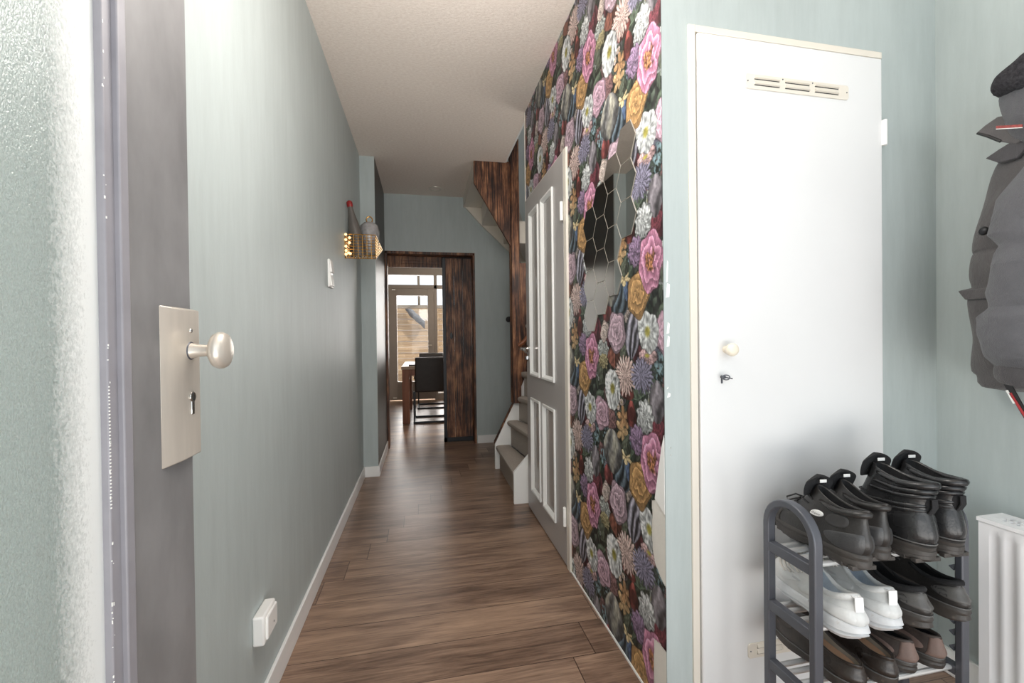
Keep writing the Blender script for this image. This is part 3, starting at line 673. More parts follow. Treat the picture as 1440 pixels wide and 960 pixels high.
b = MB(); b.box((XP - .0, YE - .012, 0), (XP + .022, YE + .122, OZ)); b.box((OX1 - .016, YE - .012, 0), (OX1 + .006, YE + .122, OZ)); b.box((XP, YE - .012, OZ - .022), (OX1 + .006, YE + .122, OZ + .004))
tr = b.build('trim_3', M['burned'], bevel=.002); struct(tr, 'burned wood lining around the far doorway', 'trim')
b = MB(); b.box((-.55, SY + .05, 1.955), (1.2, SY + .085, 2.03)); b.box((-.55, SY + .05, 1.885), (1.2, SY + .07, 1.925)); b.box((-.55, SY + .05, 1.925), (1.2, SY + .056, 1.955))
struct(b.build('trim_4', M['dark_wood'], bevel=.002), 'dark sliding door rail above the far doorway', 'trim')

# ------------------------------------------------------------------ staircase
stc = empty('staircase', (.6, 3.25, 0)); tag(stc, 'carpeted staircase with white stringers turning upward behind the hall door', 'staircase')
RI = .207
inn = [.600, .700, .775, .822, .850, .872, .89, .905]
outr = [.595, .775, .960, 1.150, 1.36, 1.60, 1.80, 1.90]
for k in range(7):
    zt = .2 + RI * k; zb = max(0, zt - RI) if k else 0
    yi, yo = 3.648, 2.872
    A = Vector((inn[k], yi, 0)); B = Vector((outr[k], yo, 0)); A2 = Vector((inn[k + 1] + .01, yi, 0)); B2 = Vector((outr[k + 1] + .01, yo, 0))
    d = (A2 - A + B2 - B); d.z = 0; d.normalize()
    prof = [(.028, -.34 if k else -.2), (.028, -.05), (.012, -.045), (.001, -.034), (-.004, -.02), (-.001, -.007), (.01, 0.0), (.03, .002)]
    r1 = [tuple(A + d * px + Vector((0, 0, zt + pz))) for px, pz in prof]; r2 = [tuple(B + d * px + Vector((0, 0, zt + pz))) for px, pz in prof]
    if k: # the riser foot stops at the tread below
        r1[0] = (r1[0][0], r1[0][1], zt - RI - .002); r2[0] = (r2[0][0], r2[0][1], zt - RI - .002)
    r1 += [(A2.x, yi, zt + .002), (A2.x, yi, zt - .03)]; r2 += [(B2.x, yo, zt + .002), (B2.x, yo, zt - .03)]
    b = MB(); b.loft([r1, r2]); rel(b.build('step', M['carpet'], smooth=40), stc)
b = MB(); b.prism([(.584, 2.842, 0), (1.9, 2.842, 0), (1.9, 2.842, 1.64), (.584, 2.842, .212)], (0, .028, 0))
rel(b.build('stringer', M['white_paint'], bevel=.002), stc)
b = MB(); b.prism([(.590, 3.65, 0), (.90, 3.65, 0), (.90, 3.65, .86), (.775, 3.65, .585), (.590, 3.65, .215)], (0, .03, 0)); rel(b.build('stringer', M['white_paint'], bevel=.002), stc)
b = MB(); b.prism([(.586, 3.648, .215), (.586, 3.648, .235), (.775, 3.648, .607), (.775, 3.648, .585)], (0, .034, 0)); rel(b.build('stringer_cap', M['dark_wood']), stc)
# newel post and burned boards
rel(box((.745, 3.605, .56), (.815, 3.655, H + .2)).build('newel_post', M['burned'], bevel=.002), stc)
rel(box((.740, 3.655, .56), (.765, 3.69, H + .2)).build('newel_post', M['dark_wood'], bevel=.002), stc)
b = MB(); b.prism([(.434, 3.625, H + .01), (.434, 3.625, 2.417), (.745, 3.625, 1.89), (.745, 3.625, H + .01)], (0, .03, 0)); rel(b.build('cladding', M['burned'], bevel=.002), stc)
rel(box((.815, 3.655, .5), (1.94, 3.68, 1.76)).build('cladding', M['burned']), stc)
b = MB(); b.tube([(.79, 3.585, 1.05), (.83, 3.58, 1.075), (1.4, 3.57, 1.75)], .018, 10); rel(b.build('handrail', M['table_wood']), stc)
# upper winding flight seen from below
Xo = [.434, .627, .860, 1.10, 1.36]; Xi = [.434, .575, .690, .80, .90]
for i in range(4):
    zb = 2.492 - .187 * i
    a = [(Xi[i], 3.66, zb), (Xi[i + 1], 3.66, zb), (Xo[i + 1], YE, zb), (Xo[i], YE, zb)]
    zt = zb + .19 if i else H - .001
    b = MB(); b.hexa(a + [(p[0], p[1], zt) for p in a]); rel(b.build('underside_step', M['cream_paint'], bevel=.001), stc)
b = MB(); b.prism([(.437, YE, 2.598), (.437, YE, 2.507), (.46, YE, 2.484), (.632, YE, 2.300), (.945, YE, 2.014), (1.36, YE, 1.63), (1.36, YE, 1.95), (1.1, YE, 2.2)], (0, -.028, 0)); rel(b.build('wall_string', M['cream_paint'], bevel=.001), stc)
struct(box((.70, YS, H - .0), (.712, 3.62, H + .22)).build('trim_5', M['white_paint']), 'white fascia along the stairwell opening', 'trim')

# small fittings
b = MB(); b.lathe([(.0001, YE), (.03, YE), (.03, YE - .008), (.012, YE - .014), (.012, YE - .03), (.026, YE - .036), (.03, YE - .046), (.022, YE - .055), (.0001, YE - .057)], (.905, 0, 1.315), 'Y', 24)
tag(b.build('coat_peg', M['black_plastic']), 'round black coat peg on the end wall beside the stairs', 'coat peg')
for nm, c, r_, lb in (('ceiling_spot', (.138, 4.37), .062, 'round grey spot in the ceiling above the far doorway'), ('ceiling_spot', (.117, 1.86), .062, 'round grey ceiling spot nearest the viewer at top edge')):
    e = empty(nm, (c[0], c[1], H)); tag(e, lb, 'spotlight', 'ceiling spots')
    b = MB(); b.lathe([(r_ * .8, .01), (r_ * .8, -.003), (r_, -.004), (r_ * 1.03, 0), (r_ * 1.03, .01)], (0, 0, 0), 'Z', 32); b.build('trim_ring', M['steel'], e, loc=(0, 0, 0))
    b = MB(); b.lathe([(.0001, .002), (r_ * .8, .002), (r_ * .8, .008), (.0001, .008)], (0, 0, 0), 'Z', 32); b.build('lens', flat('grey_spot_lens', srgb(150, 140, 130), .4), e)
# switch and socket on the left wall
e = empty('light_switch', (XL, 2.46, 1.468)); tag(e, 'white double light switch on the left wall before the basket', 'switch')
b = MB(); b.box((0, -.042, -.073), (.011, .042, .073)); b.build('switch_plate', M['plastic_white'], e, bevel=.003)
for zc in (-.036, .036):
    b = MB(); b.hexa([(.011, -.031, zc - .03), (.011, .031, zc - .03), (.011, .031, zc + .03), (.011, -.031, zc + .03), (.021, -.031, zc - .03), (.021, .031, zc - .03), (.0125, .031, zc + .03), (.0125, -.031, zc + .03)]); b.build('rocker', M['plastic_white'], e, bevel=.002)
e = empty('wall_socket', (XL, 1.393, .29)); tag(e, 'white surface mounted socket low on the left wall', 'socket')
b = MB(); b.box((0, -.05, -.042), (.032, .05, .042)); b.build('socket_body', M['plastic_white'], e, bevel=.006, seg=3)
b = MB(); b.box((.030, -.038, -.032), (.0385, .044, .034)); b.build('socket_cover', M['plastic_white'], e, bevel=.005, seg=3)
b = MB(); b.lathe([(.0001, .0384), (.0028, .0384), (.0028, .0391), (.0001, .0391)], (0, .012, -.008), 'X', 12); b.build('screw', M['dark_metal'], e)

# ------------------------------------------------------------------ dining room and garden
YG = YB
fr = flat('grey_beige_window_paint', srgb(150, 141, 132), .45, var=.03)
wf = empty('window_1', (-.1, YG, 0)); struct(wf, 'garden door and windows at the far end of the dining room', 'window')
def bar(n, x0, x1, z0, z1, y0=YG - .03, y1=YG + .06, m=fr): return rel(box((x0, y0, z0), (x1, y1, z1)).build(n, m, bevel=.004), wf)
bar('window_frame', -2.4, 3.1, 2.278, 2.57); bar('window_frame', -.66, 1.6, 2.03, 2.10)
bar('window_frame', -2.4, -.60, 0, 2.28, YG - .02); bar('window_frame', .205, .262, 0, 2.28); bar('window_frame', .62, .68, 0, 2.28); bar('window_frame', 1.6, 3.1, 0, 2.28)
bar('window_frame', .262, .62, 0, .12); bar('window_frame', .68, 1.6, 0, .12)
gd = [(-.60, -.455, .02, 2.028), (.092, .204, .02, 2.028), (-.455, .092, 1.902, 2.028), (-.455, .092, .02, .345)]
b = MB()
for x0, x1, z0, z1 in gd: b.box((x0, YG - .045, z0), (x1, YG + .01, z1))
rel(b.build('door_leaf', fr, bevel=.004), wf)
b = MB(); b.tube([(.15, YG - .05, 1.0), (.15, YG - .09, 1.0), (.07, YG - .09, 1.0)], .009, 8); rel(b.build('door_handle', M['steel']), wf)
for x0, x1, z0, z1 in ((-.455, .092, .345, 1.902), (-.60, .205, 2.10, 2.278), (.262, .62, .12, 2.03), (.262, .62, 2.10, 2.278), (.68, 1.6, .12, 2.03), (.68, 1.6, 2.1, 2.278)):
    rel(box((x0, YG + .02, z0), (x1, YG + .026, z1)).build('pane', M['glass']), wf)
for zz in (2.005, .06):
    b = MB(); b.tube([(-.535, YG - .05, zz), (-.475, YG - .05, zz)], .012, 8); rel(b.build('door_latch', M['plastic_white']), wf)
struct(box((-4, YG + .14, -.12), (5, 16, -.02)).build('terrace', flat('pale_terrace_tiles', srgb(170, 160, 148), .8, var=.1)), 'pale terrace outside the garden door', 'terrace')
fe = empty('garden_fence', (0, 10.7, 0)); tag(fe, 'weathered board fence behind the garden door', 'fence')
b = MB()
for i in range(14): b.box((-3.5, 10.7 + (.012 if i % 2 else 0), -.02 + i * .135), (4, 10.725 + (.012 if i % 2 else 0), .112 + i * .135))
rel(b.build('fence_boards', M['fence'], bevel=.003), fe)
for x in (-2.2, -.95, .3, 1.55, 2.8): rel(box((x, 10.64, -.02), (x + .07, 10.70, 1.9)).build('fence_post', M['fence'], bevel=.004), fe)
pg = empty('pergola', (0, 9.8, 0)); tag(pg, 'grey pergola beam and rafter outside the garden door', 'pergola')
pm = flat('grey_pergola_paint', srgb(136, 130, 122), .6)
rel(box((-3, 9.9, 1.80), (3.6, 9.98, 1.87)).build('beam', pm), pg)
b = MB(); b.hexa([(-.10, 8.3, 2.86), (-.05, 8.3, 2.86), (-.05, 9.98, 1.85), (-.10, 9.98, 1.85), (-.10, 8.3, 2.95), (-.05, 8.3, 2.95), (-.05, 9.98, 1.93), (-.10, 9.98, 1.93)]); rel(b.build('rafter', pm), pg)
for x in (-2.9, 3.5): rel(box((x, 9.9, -.02), (x + .08, 9.98, 1.8)).build('post', pm), pg)
b = MB(); b.loft([[(-.40 + .05 * i + .012 * math.sin(i * 2.1), 10.60 - .05 * math.sin(a) * (1 + .3 * math.sin(i)), 1.86 - .045 * i + (.02 + .085 * math.sin(min(1, (i + 1) / 5) * PI * .62)) * math.cos(a)) for a in [2 * PI * k / 12 for k in range(12)]] for i in range(10)])
tag(b.build('garden_cover', flat('dark_grey_canvas', srgb(96, 98, 104), .8)), 'dark grey canvas bundle hung on the fence outside the door', 'cover')

# chair
def make_chair():
    e = empty('dining_chair', (0, 0, 0))
    lea = flat('black_leather', srgb(38, 33, 30), .42, var=.2, nscale=20, bmp=.2, bscale=200)
    def cushion(x0, x1, y0, y1, z0, z1, nm, bulge):
        b = MB(); b.box((x0, y0, z0), (x1, y1, z1)); return b.build(nm, lea, e, bevel=.018, seg=4)
    b = MB(); b.hexa([(-.235, -.03, .41), (.235, -.03, .41), (.235, .04, .41), (-.235, .04, .41), (-.232, -.085, .875), (.232, -.085, .875), (.232, -.03, .875), (-.232, -.03, .875)]); b.build('backrest', lea, e, bevel=.018, seg=4)
    cushion(-.235, .235, .0, .46, .42, .50, 'seat', 0)
    for s in (-1, 1):
        b = MB(); b.rtube([(s * .243, -.045, .615), (s * .243, -.02, .6), (s * .243, .46, .6), (s * .243, .47, .56), (s * .243, .43, .014)], .012, .028, (1, 0, 0))
        b.build('arm_frame', M['black_metal'], e)
    for s in (-1, 1):
        q = MB(); q.rtube([(s * .25, .43, .012), (s * .25, -.02, .012)], .024, .024, (1, 0, 0)); q.rtube([(s * .25, -.02, .0), (s * .25, -.02, .42)], .02, .02, (1, 0, 0)); q.build('leg', M['black_metal'], e)
    for ya in (-.032, .42): box((-.262, ya, 0), (.262, ya + .024, .024)).build('base_bar', M['black_metal'], e)
    return e
c1 = make_chair(); c1.location = (.125, 5.89, 0); tag(c1, 'black leather dining chair with back turned, nearest the doorway', 'chair', 'dining chairs')
c2 = copy_tree(c1); c2.location = (.165, 7.5, 0); c2.rotation_euler.z = PI; c2['label'] = 'black dining chair at the far end of table, mostly hidden'
tb = empty('dining_table', (.3, 6.5, 0)); tag(tb, 'wooden dining table with thick reddish legs beyond the doorway', 'table')
rel(box((-.285, 5.86, .715), (.86, 7.15, .755)).build('tabletop', M['table_top'], bevel=.004), tb)
for x in (-.275, .75):
    for y in (5.87, 7.04): rel(box((x, y, 0), (x + .095, y + .095, .715)).build('leg', M['table_wood'], bevel=.004), tb)
rel(box((-.24, 5.9, .63), (.82, 7.1, .715)).build('apron', M['table_wood']), tb)
o = box((-.19, 5.95, .756), (.0, 6.16, .776)).build('notebook', M['black_plastic'], bevel=.003); tag(o, 'dark book lying on the corner of the dining table', 'book')
# ------------------------------------------------------------------ radiator
def radiator():
    e = empty('radiator', (1.62, .5, 0)); tag(e, 'white fluted panel radiator on the right entry wall', 'radiator')
    y0, y1, z0, z1 = -.14, .957, .10, .585; xf, xb = 1.565, XW - .018
    wp_ = flat('white_radiator_enamel', srgb(246, 246, 247), .3, var=.01)
    # fluted front sheet, side to side
    b = MB(); pts = []; pitch = .0345; n = int((y1 - y0 - .05) / pitch); ys = [y1 - .002, y1 - .022]; 
    prof = [(y1 - .001, 0), (y1 - .024, 0)]
    for i in range(n):
        a = y1 - .026 - i * pitch
        prof += [(a, .0), (a - .004, .0075), (a - .0135, .009), (a - .0175, .0085), (a - .0215, .001)]
    prof += [(y0 + .02, 0), (y0, 0)]
    flat_ = [[(xf, y, z) for y, d in prof] for z in (z0, z0 + .02)]
    flute0 = [(xf + d, y, z0 + .035) for y, d in prof]; flute1 = [(xf + d, y, z1 - .05) for y, d in prof]
    b.loft([flat_[0], flat_[1], flute0, flute1, [(xf, y, z1 - .036) for y, d in prof], [(xf, y, z1 - .012) for y, d in prof]], False, False, closed=False)
    b.add([(xf, y1 - .001, z0), (xf + .014, y1 - .001, z0), (xf + .014, y1 - .001, z1 - .012), (xf, y1 - .001, z1 - .012)], [(0, 1, 2, 3)])
    rel(b.build('front_panel', wp_, recalc=True, smooth=50), e)
    rel(box((xb - .02, y0 + .01, z0), (xb, y1 - .01, z1 - .03)).build('back_panel', wp_, bevel=.003), e)
    rel(box((xf + .018, y1 - .012, z0), (xb, y1 - .003, z1 - .014)).build('side_cover', wp_, bevel=.002), e)
    rel(box((xf + .018, y0 + .003, z0), (xb, y0 + .012, z1 - .014)).build('side_cover', wp_, bevel=.002), e)
    # top grille: frame strips and cross slats
    b = MB(); b.box((xf - .004, y0 - .002, z1 - .012), (xf + .026, y1 + .002, z1)); b.box((xb - .022, y0 - .002, z1 - .012), (xb, y1 + .002, z1)); b.box((xf + .026, y1 - .03, z1 - .012), (xb - .022, y1 + .002, z1))
    b.box((xf + .026, y0 - .002, z1 - .012), (xb - .022, y0 + .03, z1)); b.box((xf + .045, y0, z1 - .006), (xf + .051, y1 - .03, z1))
    y = y1 - .030
    while y > y0 + .04:
        b.box((xf + .026, y - .0075, z1 - .008), (xb - .022, y, z1)); y -= .0145
    rel(b.build('top_grille', wp_, bevel=.0008, seg=1), e)
    for yy in (y1 - .12, y0 + .12):
        rel(box((xb - .004, yy - .02, z0 + .05), (XW - .001, yy + .02, z1 - .1)).build('wall_bracket', wp_), e)
radiator()

# ------------------------------------------------------------------ shoe rack
RX0, RX1, RYF, RYB = .904, 1.352, .860, 1.001
TZ = (.563, .4065, .2475)
def rack():
    e = empty('shoe_rack', (1.22, 1.0, 0)); tag(e, 'dark grey arched shoe rack with three tiers by the white door', 'shoe rack')
    for xx in (RX0, RX1):
        r = (RYB - RYF) / 2; cy = (RYB + RYF) / 2; zt = .6155
        path = [(xx, RYF, 0), (xx, RYF, .2), (xx, RYF, .4), (xx, RYF, zt - .02)] + [(xx, cy - r * math.cos(a), zt + r * math.sin(a)) for a in [PI * k / 16 for k in range(17)]] + [(xx, RYB, zt - .02), (xx, RYB, .4), (xx, RYB, .2), (xx, RYB, 0)]
        b = MB(); b.rtube(path, .024, .018, (1, 0, 0)); rel(b.build('side_frame', M['dark_metal'], bevel=.003, smooth=50), e)
        for z in TZ:
            b = MB(); b.box((xx - .010, RYF + .006, z - .022), (xx + .010, RYB - .006, z + .004)); rel(b.build('side_rail', M['dark_metal'], bevel=.002), e)
        for z in (.50, .46, .36, .33, .29) if xx == RX1 else ():
            b = MB(); b.prism([(xx - .013, RYF + .010, z), (xx - .013, RYF + .020, z + .006), (xx + .008, RYF + .02, z + .006), (xx + .008, RYF + .010, z)], (0, 0, .003)); rel(b.build('rib', M['dark_metal']), e)
    alu = flat('pale_aluminium_rod', srgb(225, 225, 224), .3, .6, var=.03)
    for z in TZ:
        for yy in (RYF + .022, RYF + .058, RYF + .094, RYB - .02):
            b = MB(); b.tube([(RX0 + .008, yy, z - .007), (RX1 - .008, yy, z - .007)], .0068, 10); rel(b.build('tier_rod', alu), e)
rack()

# ------------------------------------------------------------------ shoes
def lerp(a, b, t): return a + (b - a) * t
def interp(pts, t):
    # pts: list of (x, z); t in 0..1 by chord length
    d = [0]
    for p, q in zip(pts, pts[1:]): d.append(d[-1] + math.hypot(q[0] - p[0], q[1] - p[1]))
    s = t * d[-1]
    for i in range(len(pts) - 1):
        if s <= d[i + 1] or i == len(pts) - 2:
            k = (s - d[i]) / max(1e-9, d[i + 1] - d[i]); k = max(0, min(1, k))
            return lerp(pts[i][0], pts[i + 1][0], k), lerp(pts[i][1], pts[i + 1][1], k)
def spline(pts, n=24):   # Catmull-Rom resample for soft profiles
    P = [pts[0]] + list(pts) + [pts[-1]]; out = []
    for i in range(1, len(P) - 2):
        for k in range(n // (len(pts) - 1) + 1):
            t = k / (n // (len(pts) - 1) + 1)
            a, b, c, d = P[i - 1], P[i], P[i + 1], P[i + 2]
            out.append(tuple(.5 * ((2 * b[j]) + (-a[j] + c[j]) * t + (2 * a[j] - 5 * b[j] + 4 * c[j] - d[j]) * t * t + (-a[j] + 3 * b[j] - 3 * c[j] + d[j]) * t ** 3) for j in range(2)))
    out.append(pts[-1]); return out

class Shoe:
    """Surface S(t, u, side): t runs from the sole to the collar, u from heel to toe."""
    def __init__(s, L, W, heel, front, hw, collar_w=.62, dip=.012, bend=.006, foot=1, p_top=2.2, kpow=1.2):
        s.L, s.W, s.hwt, s.foot, s.bend = L, W, hw, foot, bend
        s.heel = spline(heel); s.front = spline(front); s.cw = collar_w; s.dip = dip; s.pt = p_top; s.kpow = kpow
    def hw(s, x):
        u = max(0, min(1, x / s.L)); k = u * (len(s.hwt) - 1); i = min(len(s.hwt) - 2, int(k)); f = k - i; f = f * f * (3 - 2 * f)
        return s.W / 2 * lerp(s.hwt[i], s.hwt[i + 1], f)
    def cen(s, x): return s.foot * s.bend * math.sin(PI * max(0, min(1, x / s.L)) * 1.0 - .2)
    def S(s, t, u, side, out=0.0):
        xb, zb = interp(s.heel, t); xf, zf = interp(s.front, t)
        x = lerp(xb, xf, u)
        e = u * u * (3 - 2 * u)
        z = lerp(zb, zf, lerp(u, e, .35)) - s.dip * t ** 1.5 * math.sin(PI * u)
        p = lerp(5.0, s.pt, min(1, t * 1.15))
        rnd = max(0, 1 - abs(2 * u - 1) ** p) ** (.5)
        base = s.hw(x)
        bulge = 1 + .05 * math.sin(PI * min(1, t * 1.6))
        k = lerp(1.0, s.cw, t ** s.kpow) * bulge
        mid = 1 - .12 * t * math.sin(PI * u)  # pinched ankle
        y = side * (base * k * mid * rnd + out) + s.cen(x)
        dx = out * (2 * u - 1) * (1 - rnd)
        return (x + dx, y, z)
    def ring(s, t, n=20, out=0.0, dz=0.0):
        R = []
        for k in range(n + 1):
            u = .5 - .5 * math.cos(PI * k / n); x, y, z = s.S(t, u, 1, out); R.append((x, y, z + dz))
        for k in range(n - 1, 0, -1):
            u = .5 - .5 * math.cos(PI * k / n); x, y, z = s.S(t, u, -1, out); R.append((x, y, z + dz))
        return R

def shoe_obj(name, sp, root, mats, part=None):
    """Builds the parts of one shoe under the Empty root."""
    s = sp['shape']
    # upper
    b = MB(); T = [0, .06, .13, .21, .3, .4, .5, .6, .7, .8, .88, .95, 1.0]
    rings = [s.ring(t) for t in T]
    # roll over the collar edge and run down inside
    rings.append([(lerp(p[0], sum(q[0] for q in rings[-1]) / len(rings[-1]), .05), lerp(p[1], s.cen(p[0]), .12), p[2] + .002) for p in s.ring(1.0)])
    rings.append([(lerp(p[0], sum(q[0] for q in rings[12]) / len(rings[12]), .09), lerp(p[1], s.cen(p[0]), .22), p[2] - .003) for p in s.ring(1.0)])
    b.loft(rings, False, False); up = b.build('upper', mats['upper'], root, smooth=180, sub=1)
    # lining going down to the insole
    b = MB(); c = s.ring(1.0); cx = sum(q[0] for q in c) / len(c); L = []
    zi = sp.get('insole', .035)
    for f, kx, ky in ((0, .90, .80), (.35, .90, .78), (.75, .92, .76), (1, .88, .7)):
        L.append([(lerp(cx, p[0], kx) + sp.get('foot_shift', .01) * f, lerp(s.cen(p[0]), p[1], ky), lerp(p[2] - .003, zi, f)) for p in c])
    b.loft(L, False, True); ln = b.build('lining', mats['lining'], root, smooth=60)
    if 'insole_mat' in mats:
        b = MB(); r_ = L[-1]; b.loft([[(p[0], p[1], p[2] + .0015) for p in r_], [(lerp(cx, p[0], .96), lerp(s.cen(p[0]), p[1], .94), p[2] + .003) for p in r_]], False, True); q = b.build('insole', mats['insole_mat'], root, smooth=0); q['label'] = 'tan insole'
    # sole: stacked outlines
    b = MB(); R = []
    for (dz, out, cut) in sp['sole']:
        r = []
        for x, y, z in s.ring(0, 20, out):
            u = x / s.L; spring = sp.get('toe_spring', .012) * max(0, (u - .68) / .32) ** 2 + sp.get('heel_spring', .004) * max(0, (.12 - u) / .12) ** 2
            arch = sp.get('arch', .008) * math.exp(-((u - .40) / .10) ** 2)
            top = z
            bot = spring + arch
            r.append((x + (.5 - u) * cut, y, lerp(bot, top, dz)))
        R.append(r)
    b.loft(R, True, False); so_ = b.build('sole', mats['sole'], root, smooth=30)
    if sp.get('lugs'):
        b = MB()
        for i in range(11):
            x = .012 + i * (s.L - .03) / 10.5
            if .36 < x / s.L < .47: continue
            for sd in (-1, 1):
                w = s.hw(x) * .93; u = x / s.L; spring = sp.get('toe_spring', .012) * max(0, (u - .68) / .32) ** 2
                b.box((x, s.cen(x) + sd * w * .25, spring - .0), (x + .013, s.cen(x) + sd * (w + .001), spring + .010))
        for q_ in [b]: q_.build('tread', mats['sole'], root, bevel=.001, seg=1)['kind'] = 'stuff'
    if 'rand' in sp:   # welt line between upper and sole
        b = MB(); b.tube(s.ring(sp['rand'][0], 20, .001), sp['rand'][1], 6, closed=True); b.build('welt', mats.get('rand', mats['sole']), root, smooth=60)
    for t, r_, o in sp.get('pads', []):   # padded rolls round the collar, heel half only
        pts = []
        for k in range(25):
            a = k / 24; uu = abs(a * 2 - 1) * sp.get('pad_u', .8); pts.append(s.S(t + sp.get('pad_rise', 0) * uu, uu, 1 if a < .5 else -1, o))
        b = MB(); rr = [r_ * max(.25, math.sin(PI * (k + .5) / 25) ** .3) for k in range(25)]; b.tube(pts, rr, 8); b.build('collar_pad', mats.get('pad', mats['upper']), root, smooth=180)
    if 'tongue' in sp:
        (x0, z0, x1, z1, w, curl) = sp['tongue']; rings = []
        for i in range(15):
            f = i / 14; x = lerp(x0, x1, f) + curl * f * f; z = lerp(z0, z1, f); ww = w * (.8 + .3 * math.sin(PI * min(1, f * .62 + .18))) * (1 - max(0, (f - .6) / .4) ** 2.2 * .62)
            sec = []
            for k in range(12):
                a = 2 * PI * k / 12; sec.append((x - .007 * math.cos(2 * a) * .0 + .006 * math.sin(a) - .012 * (math.cos(a) ** 2), s.cen(x) + ww / 2 * math.cos(a), z + .002 * math.sin(a)))
            rings.append(sec)
        b = MB(); b.loft(rings); tg = b.build('tongue', mats.get('tongue', mats['upper']), root, smooth=60)
        if 'tongue_mark' in mats:
            f = .80; x = lerp(x0, x1, f) + curl * f * f; z = lerp(z0, z1, f); b = MB()
            b.box((x - .021, s.cen(x) - w * .13, z - .004), (x - .0185, s.cen(x) + w * .13, z + .004)); mk = b.build('tongue_mark', mats['tongue_mark'], tg, bevel=.0008); mk['label'] = 'pale tongue label'
    if 'laces' in sp:
        lt = sp['laces']; b = MB()
        for i, t in enumerate(lt[0]):
            pts = []
            for k in range(9):
                a = k / 8 * 2 - 1; uu = 1 - lt[1] * abs(a) ** 1.3
                pts.append(s.S(t + (.02 if i % 2 else -.0) * a, uu, 1 if a > 0 else -1, .002 + .0015 * (1 - abs(a))))
                pts[-1] = (pts[-1][0], pts[-1][1], pts[-1][2] + .002)
            q = MB(); q.tube(pts, lt[2], 6, flat=.7); q.build('lace', mats['lace'], root, smooth=180)
    if sp.get('bow'):
        x, z = sp['bow']
        for sd in (-1, 1):
            q = MB(); q.tube([(x, sd * .004, z), (x + .010, sd * .02, z + .006), (x + .024, sd * .036, z - .006), (x + .024, sd * .034, z - .016), (x + .01, sd * .018, z - .006), (x, 0, z)], .0022, 6); q.build('lace_loop', mats['lace'], root, smooth=180)
    def patch(nm, mat, t0, t1, u0, u1, side, out=.0018, fn=None, n=12, m=10, parent=None):
        """closed panel laid on the surface, outlined by fn(a, c) inside/outside morph"""
        V = []; b = MB()
        for i in range(m + 1):
            row = []
            for j in range(n + 1):
                a, c = i / m, j / n
                if fn: a2, c2 = fn(a, c)
                else: a2, c2 = a, c
                t = lerp(t0, t1, a2); u = lerp(u0, u1, c2); sd = side
                if u < 0: u = -u; sd = -side
                edge = 0.0004 if (i in (0, m) or j in (0, n)) else out
                row.append(s.S(t, u, sd, edge))
            V.append(row)
        b.loft(V, False, False, closed=False)
        return b.build(nm, mat, parent or root, smooth=180)
    def disk(a, c):
        x, y = 2 * c - 1, 2 * a - 1; X = x * math.sqrt(1 - y * y / 2); Y = y * math.sqrt(1 - x * x / 2); return (Y + 1) / 2, (X + 1) / 2
    for p in sp.get('patches', []):
        nm, mk, t0, t1, u0, u1, side, out, rnd = p
        pq = patch(nm, mats[mk], t0, t1, u0, u1, side, out, disk if rnd else None)
        if nm in ('logo_badge', 'side_mark'): pq['label'] = 'pale maker mark'
    for tx in sp.get('texts', []):
        (txt, t0, u0, du, dt, side, mk, out) = tx
        cu = bpy.data.curves.new('lettering', 'FONT'); cu.body = txt; cu.resolution_u = 2
        to = bpy.data.objects.new('lettering', cu); COL.objects.link(to)
        dg = bpy.context.evaluated_depsgraph_get(); me = bpy.data.meshes.new_from_object(to.evaluated_get(dg)); 
        bpy.data.objects.remove(to)
        xs = [v.co.x for v in me.vertices]; x0_, x1_ = min(xs), max(xs)
        for v in me.vertices:
            a = (v.co.x - x0_) / (x1_ - x0_); c = v.co.y / .7
            t = t0 + dt * c; u = u0 - du * a if side > 0 else u0 + du * a
            sd = side
            if u < 0: u = -u; sd = -sd
            v.co = Vector(s.S(t, u, sd, out))
        me.materials.clear(); me.materials.append(mats[mk]); lo = bpy.data.objects.new('lettering', me); COL.objects.link(lo); lo.parent = root
    for tb in sp.get('tabs', []):  # pull tab at the heel: loop strip
        (t0, t1, w, stand, mk) = tb
        x0, y0, z0 = s.S(t0, 0, 1); x1, y1, z1 = s.S(t1, 0, 1)
        pth = [(x1 + .002, y1, z1), (x1 - stand, y1, z1 + .002), (x1 - stand * 1.1, y1, lerp(z1, z0, .5)), (x0 - .001, y0, z0)]
        b = MB(); b.rtube(pth, w, .0028, (0, 1, 0)); b.build('pull_tab', mats[mk], root, bevel=.0008, seg=1)
    return root

def leather(name, c, rough=.38, var=.25, dirt=None, bmp=.25):
    m, nt, b = new_mat(name); L = nt.links
    v = coords(nt); f = noise(nt, v, 34, 5, .65); g = noise(nt, v, 9, 3)
    lo = tuple(x * (1 - var) for x in c); hi = tuple(min(1, x * (1 + var)) for x in c)
    st = [(.3, lo), (.62, hi)]
    if dirt: st.append((.78, dirt))
    L.new(ramp(nt, f, st), b.inputs['Base Color'])
    rr = N(nt, 'ShaderNodeMath', operation='MULTIPLY_ADD'); L.new(g, rr.inputs[0]); rr.inputs[1].default_value = .3; rr.inputs[2].default_value = rough - .12; L.new(rr.outputs[0], b.inputs['Roughness'])
    bump(nt, b, noise(nt, v, 260, 3, .6), bmp, .002)
    return m
LB = leather('black_shoe_leather', srgb(42, 40, 39), .32, .2, srgb(74, 69, 64))
LB2 = leather('smooth_black_boot_leather', srgb(38, 38, 39), .24, .18, srgb(66, 62, 59))
LN = flat('black_textile_lining', srgb(30, 30, 32), .9, var=.15, nscale=60, bmp=.4, bscale=200)
SB = leather('dusty_black_rubber', srgb(58, 54, 51), .5, .18, srgb(98, 90, 82))
LC = flat('black_lace_cord', srgb(46, 45, 46), .8, var=.2)
WH = leather('worn_white_leather', srgb(208, 209, 208), .5, .05, srgb(186, 182, 174), .15)
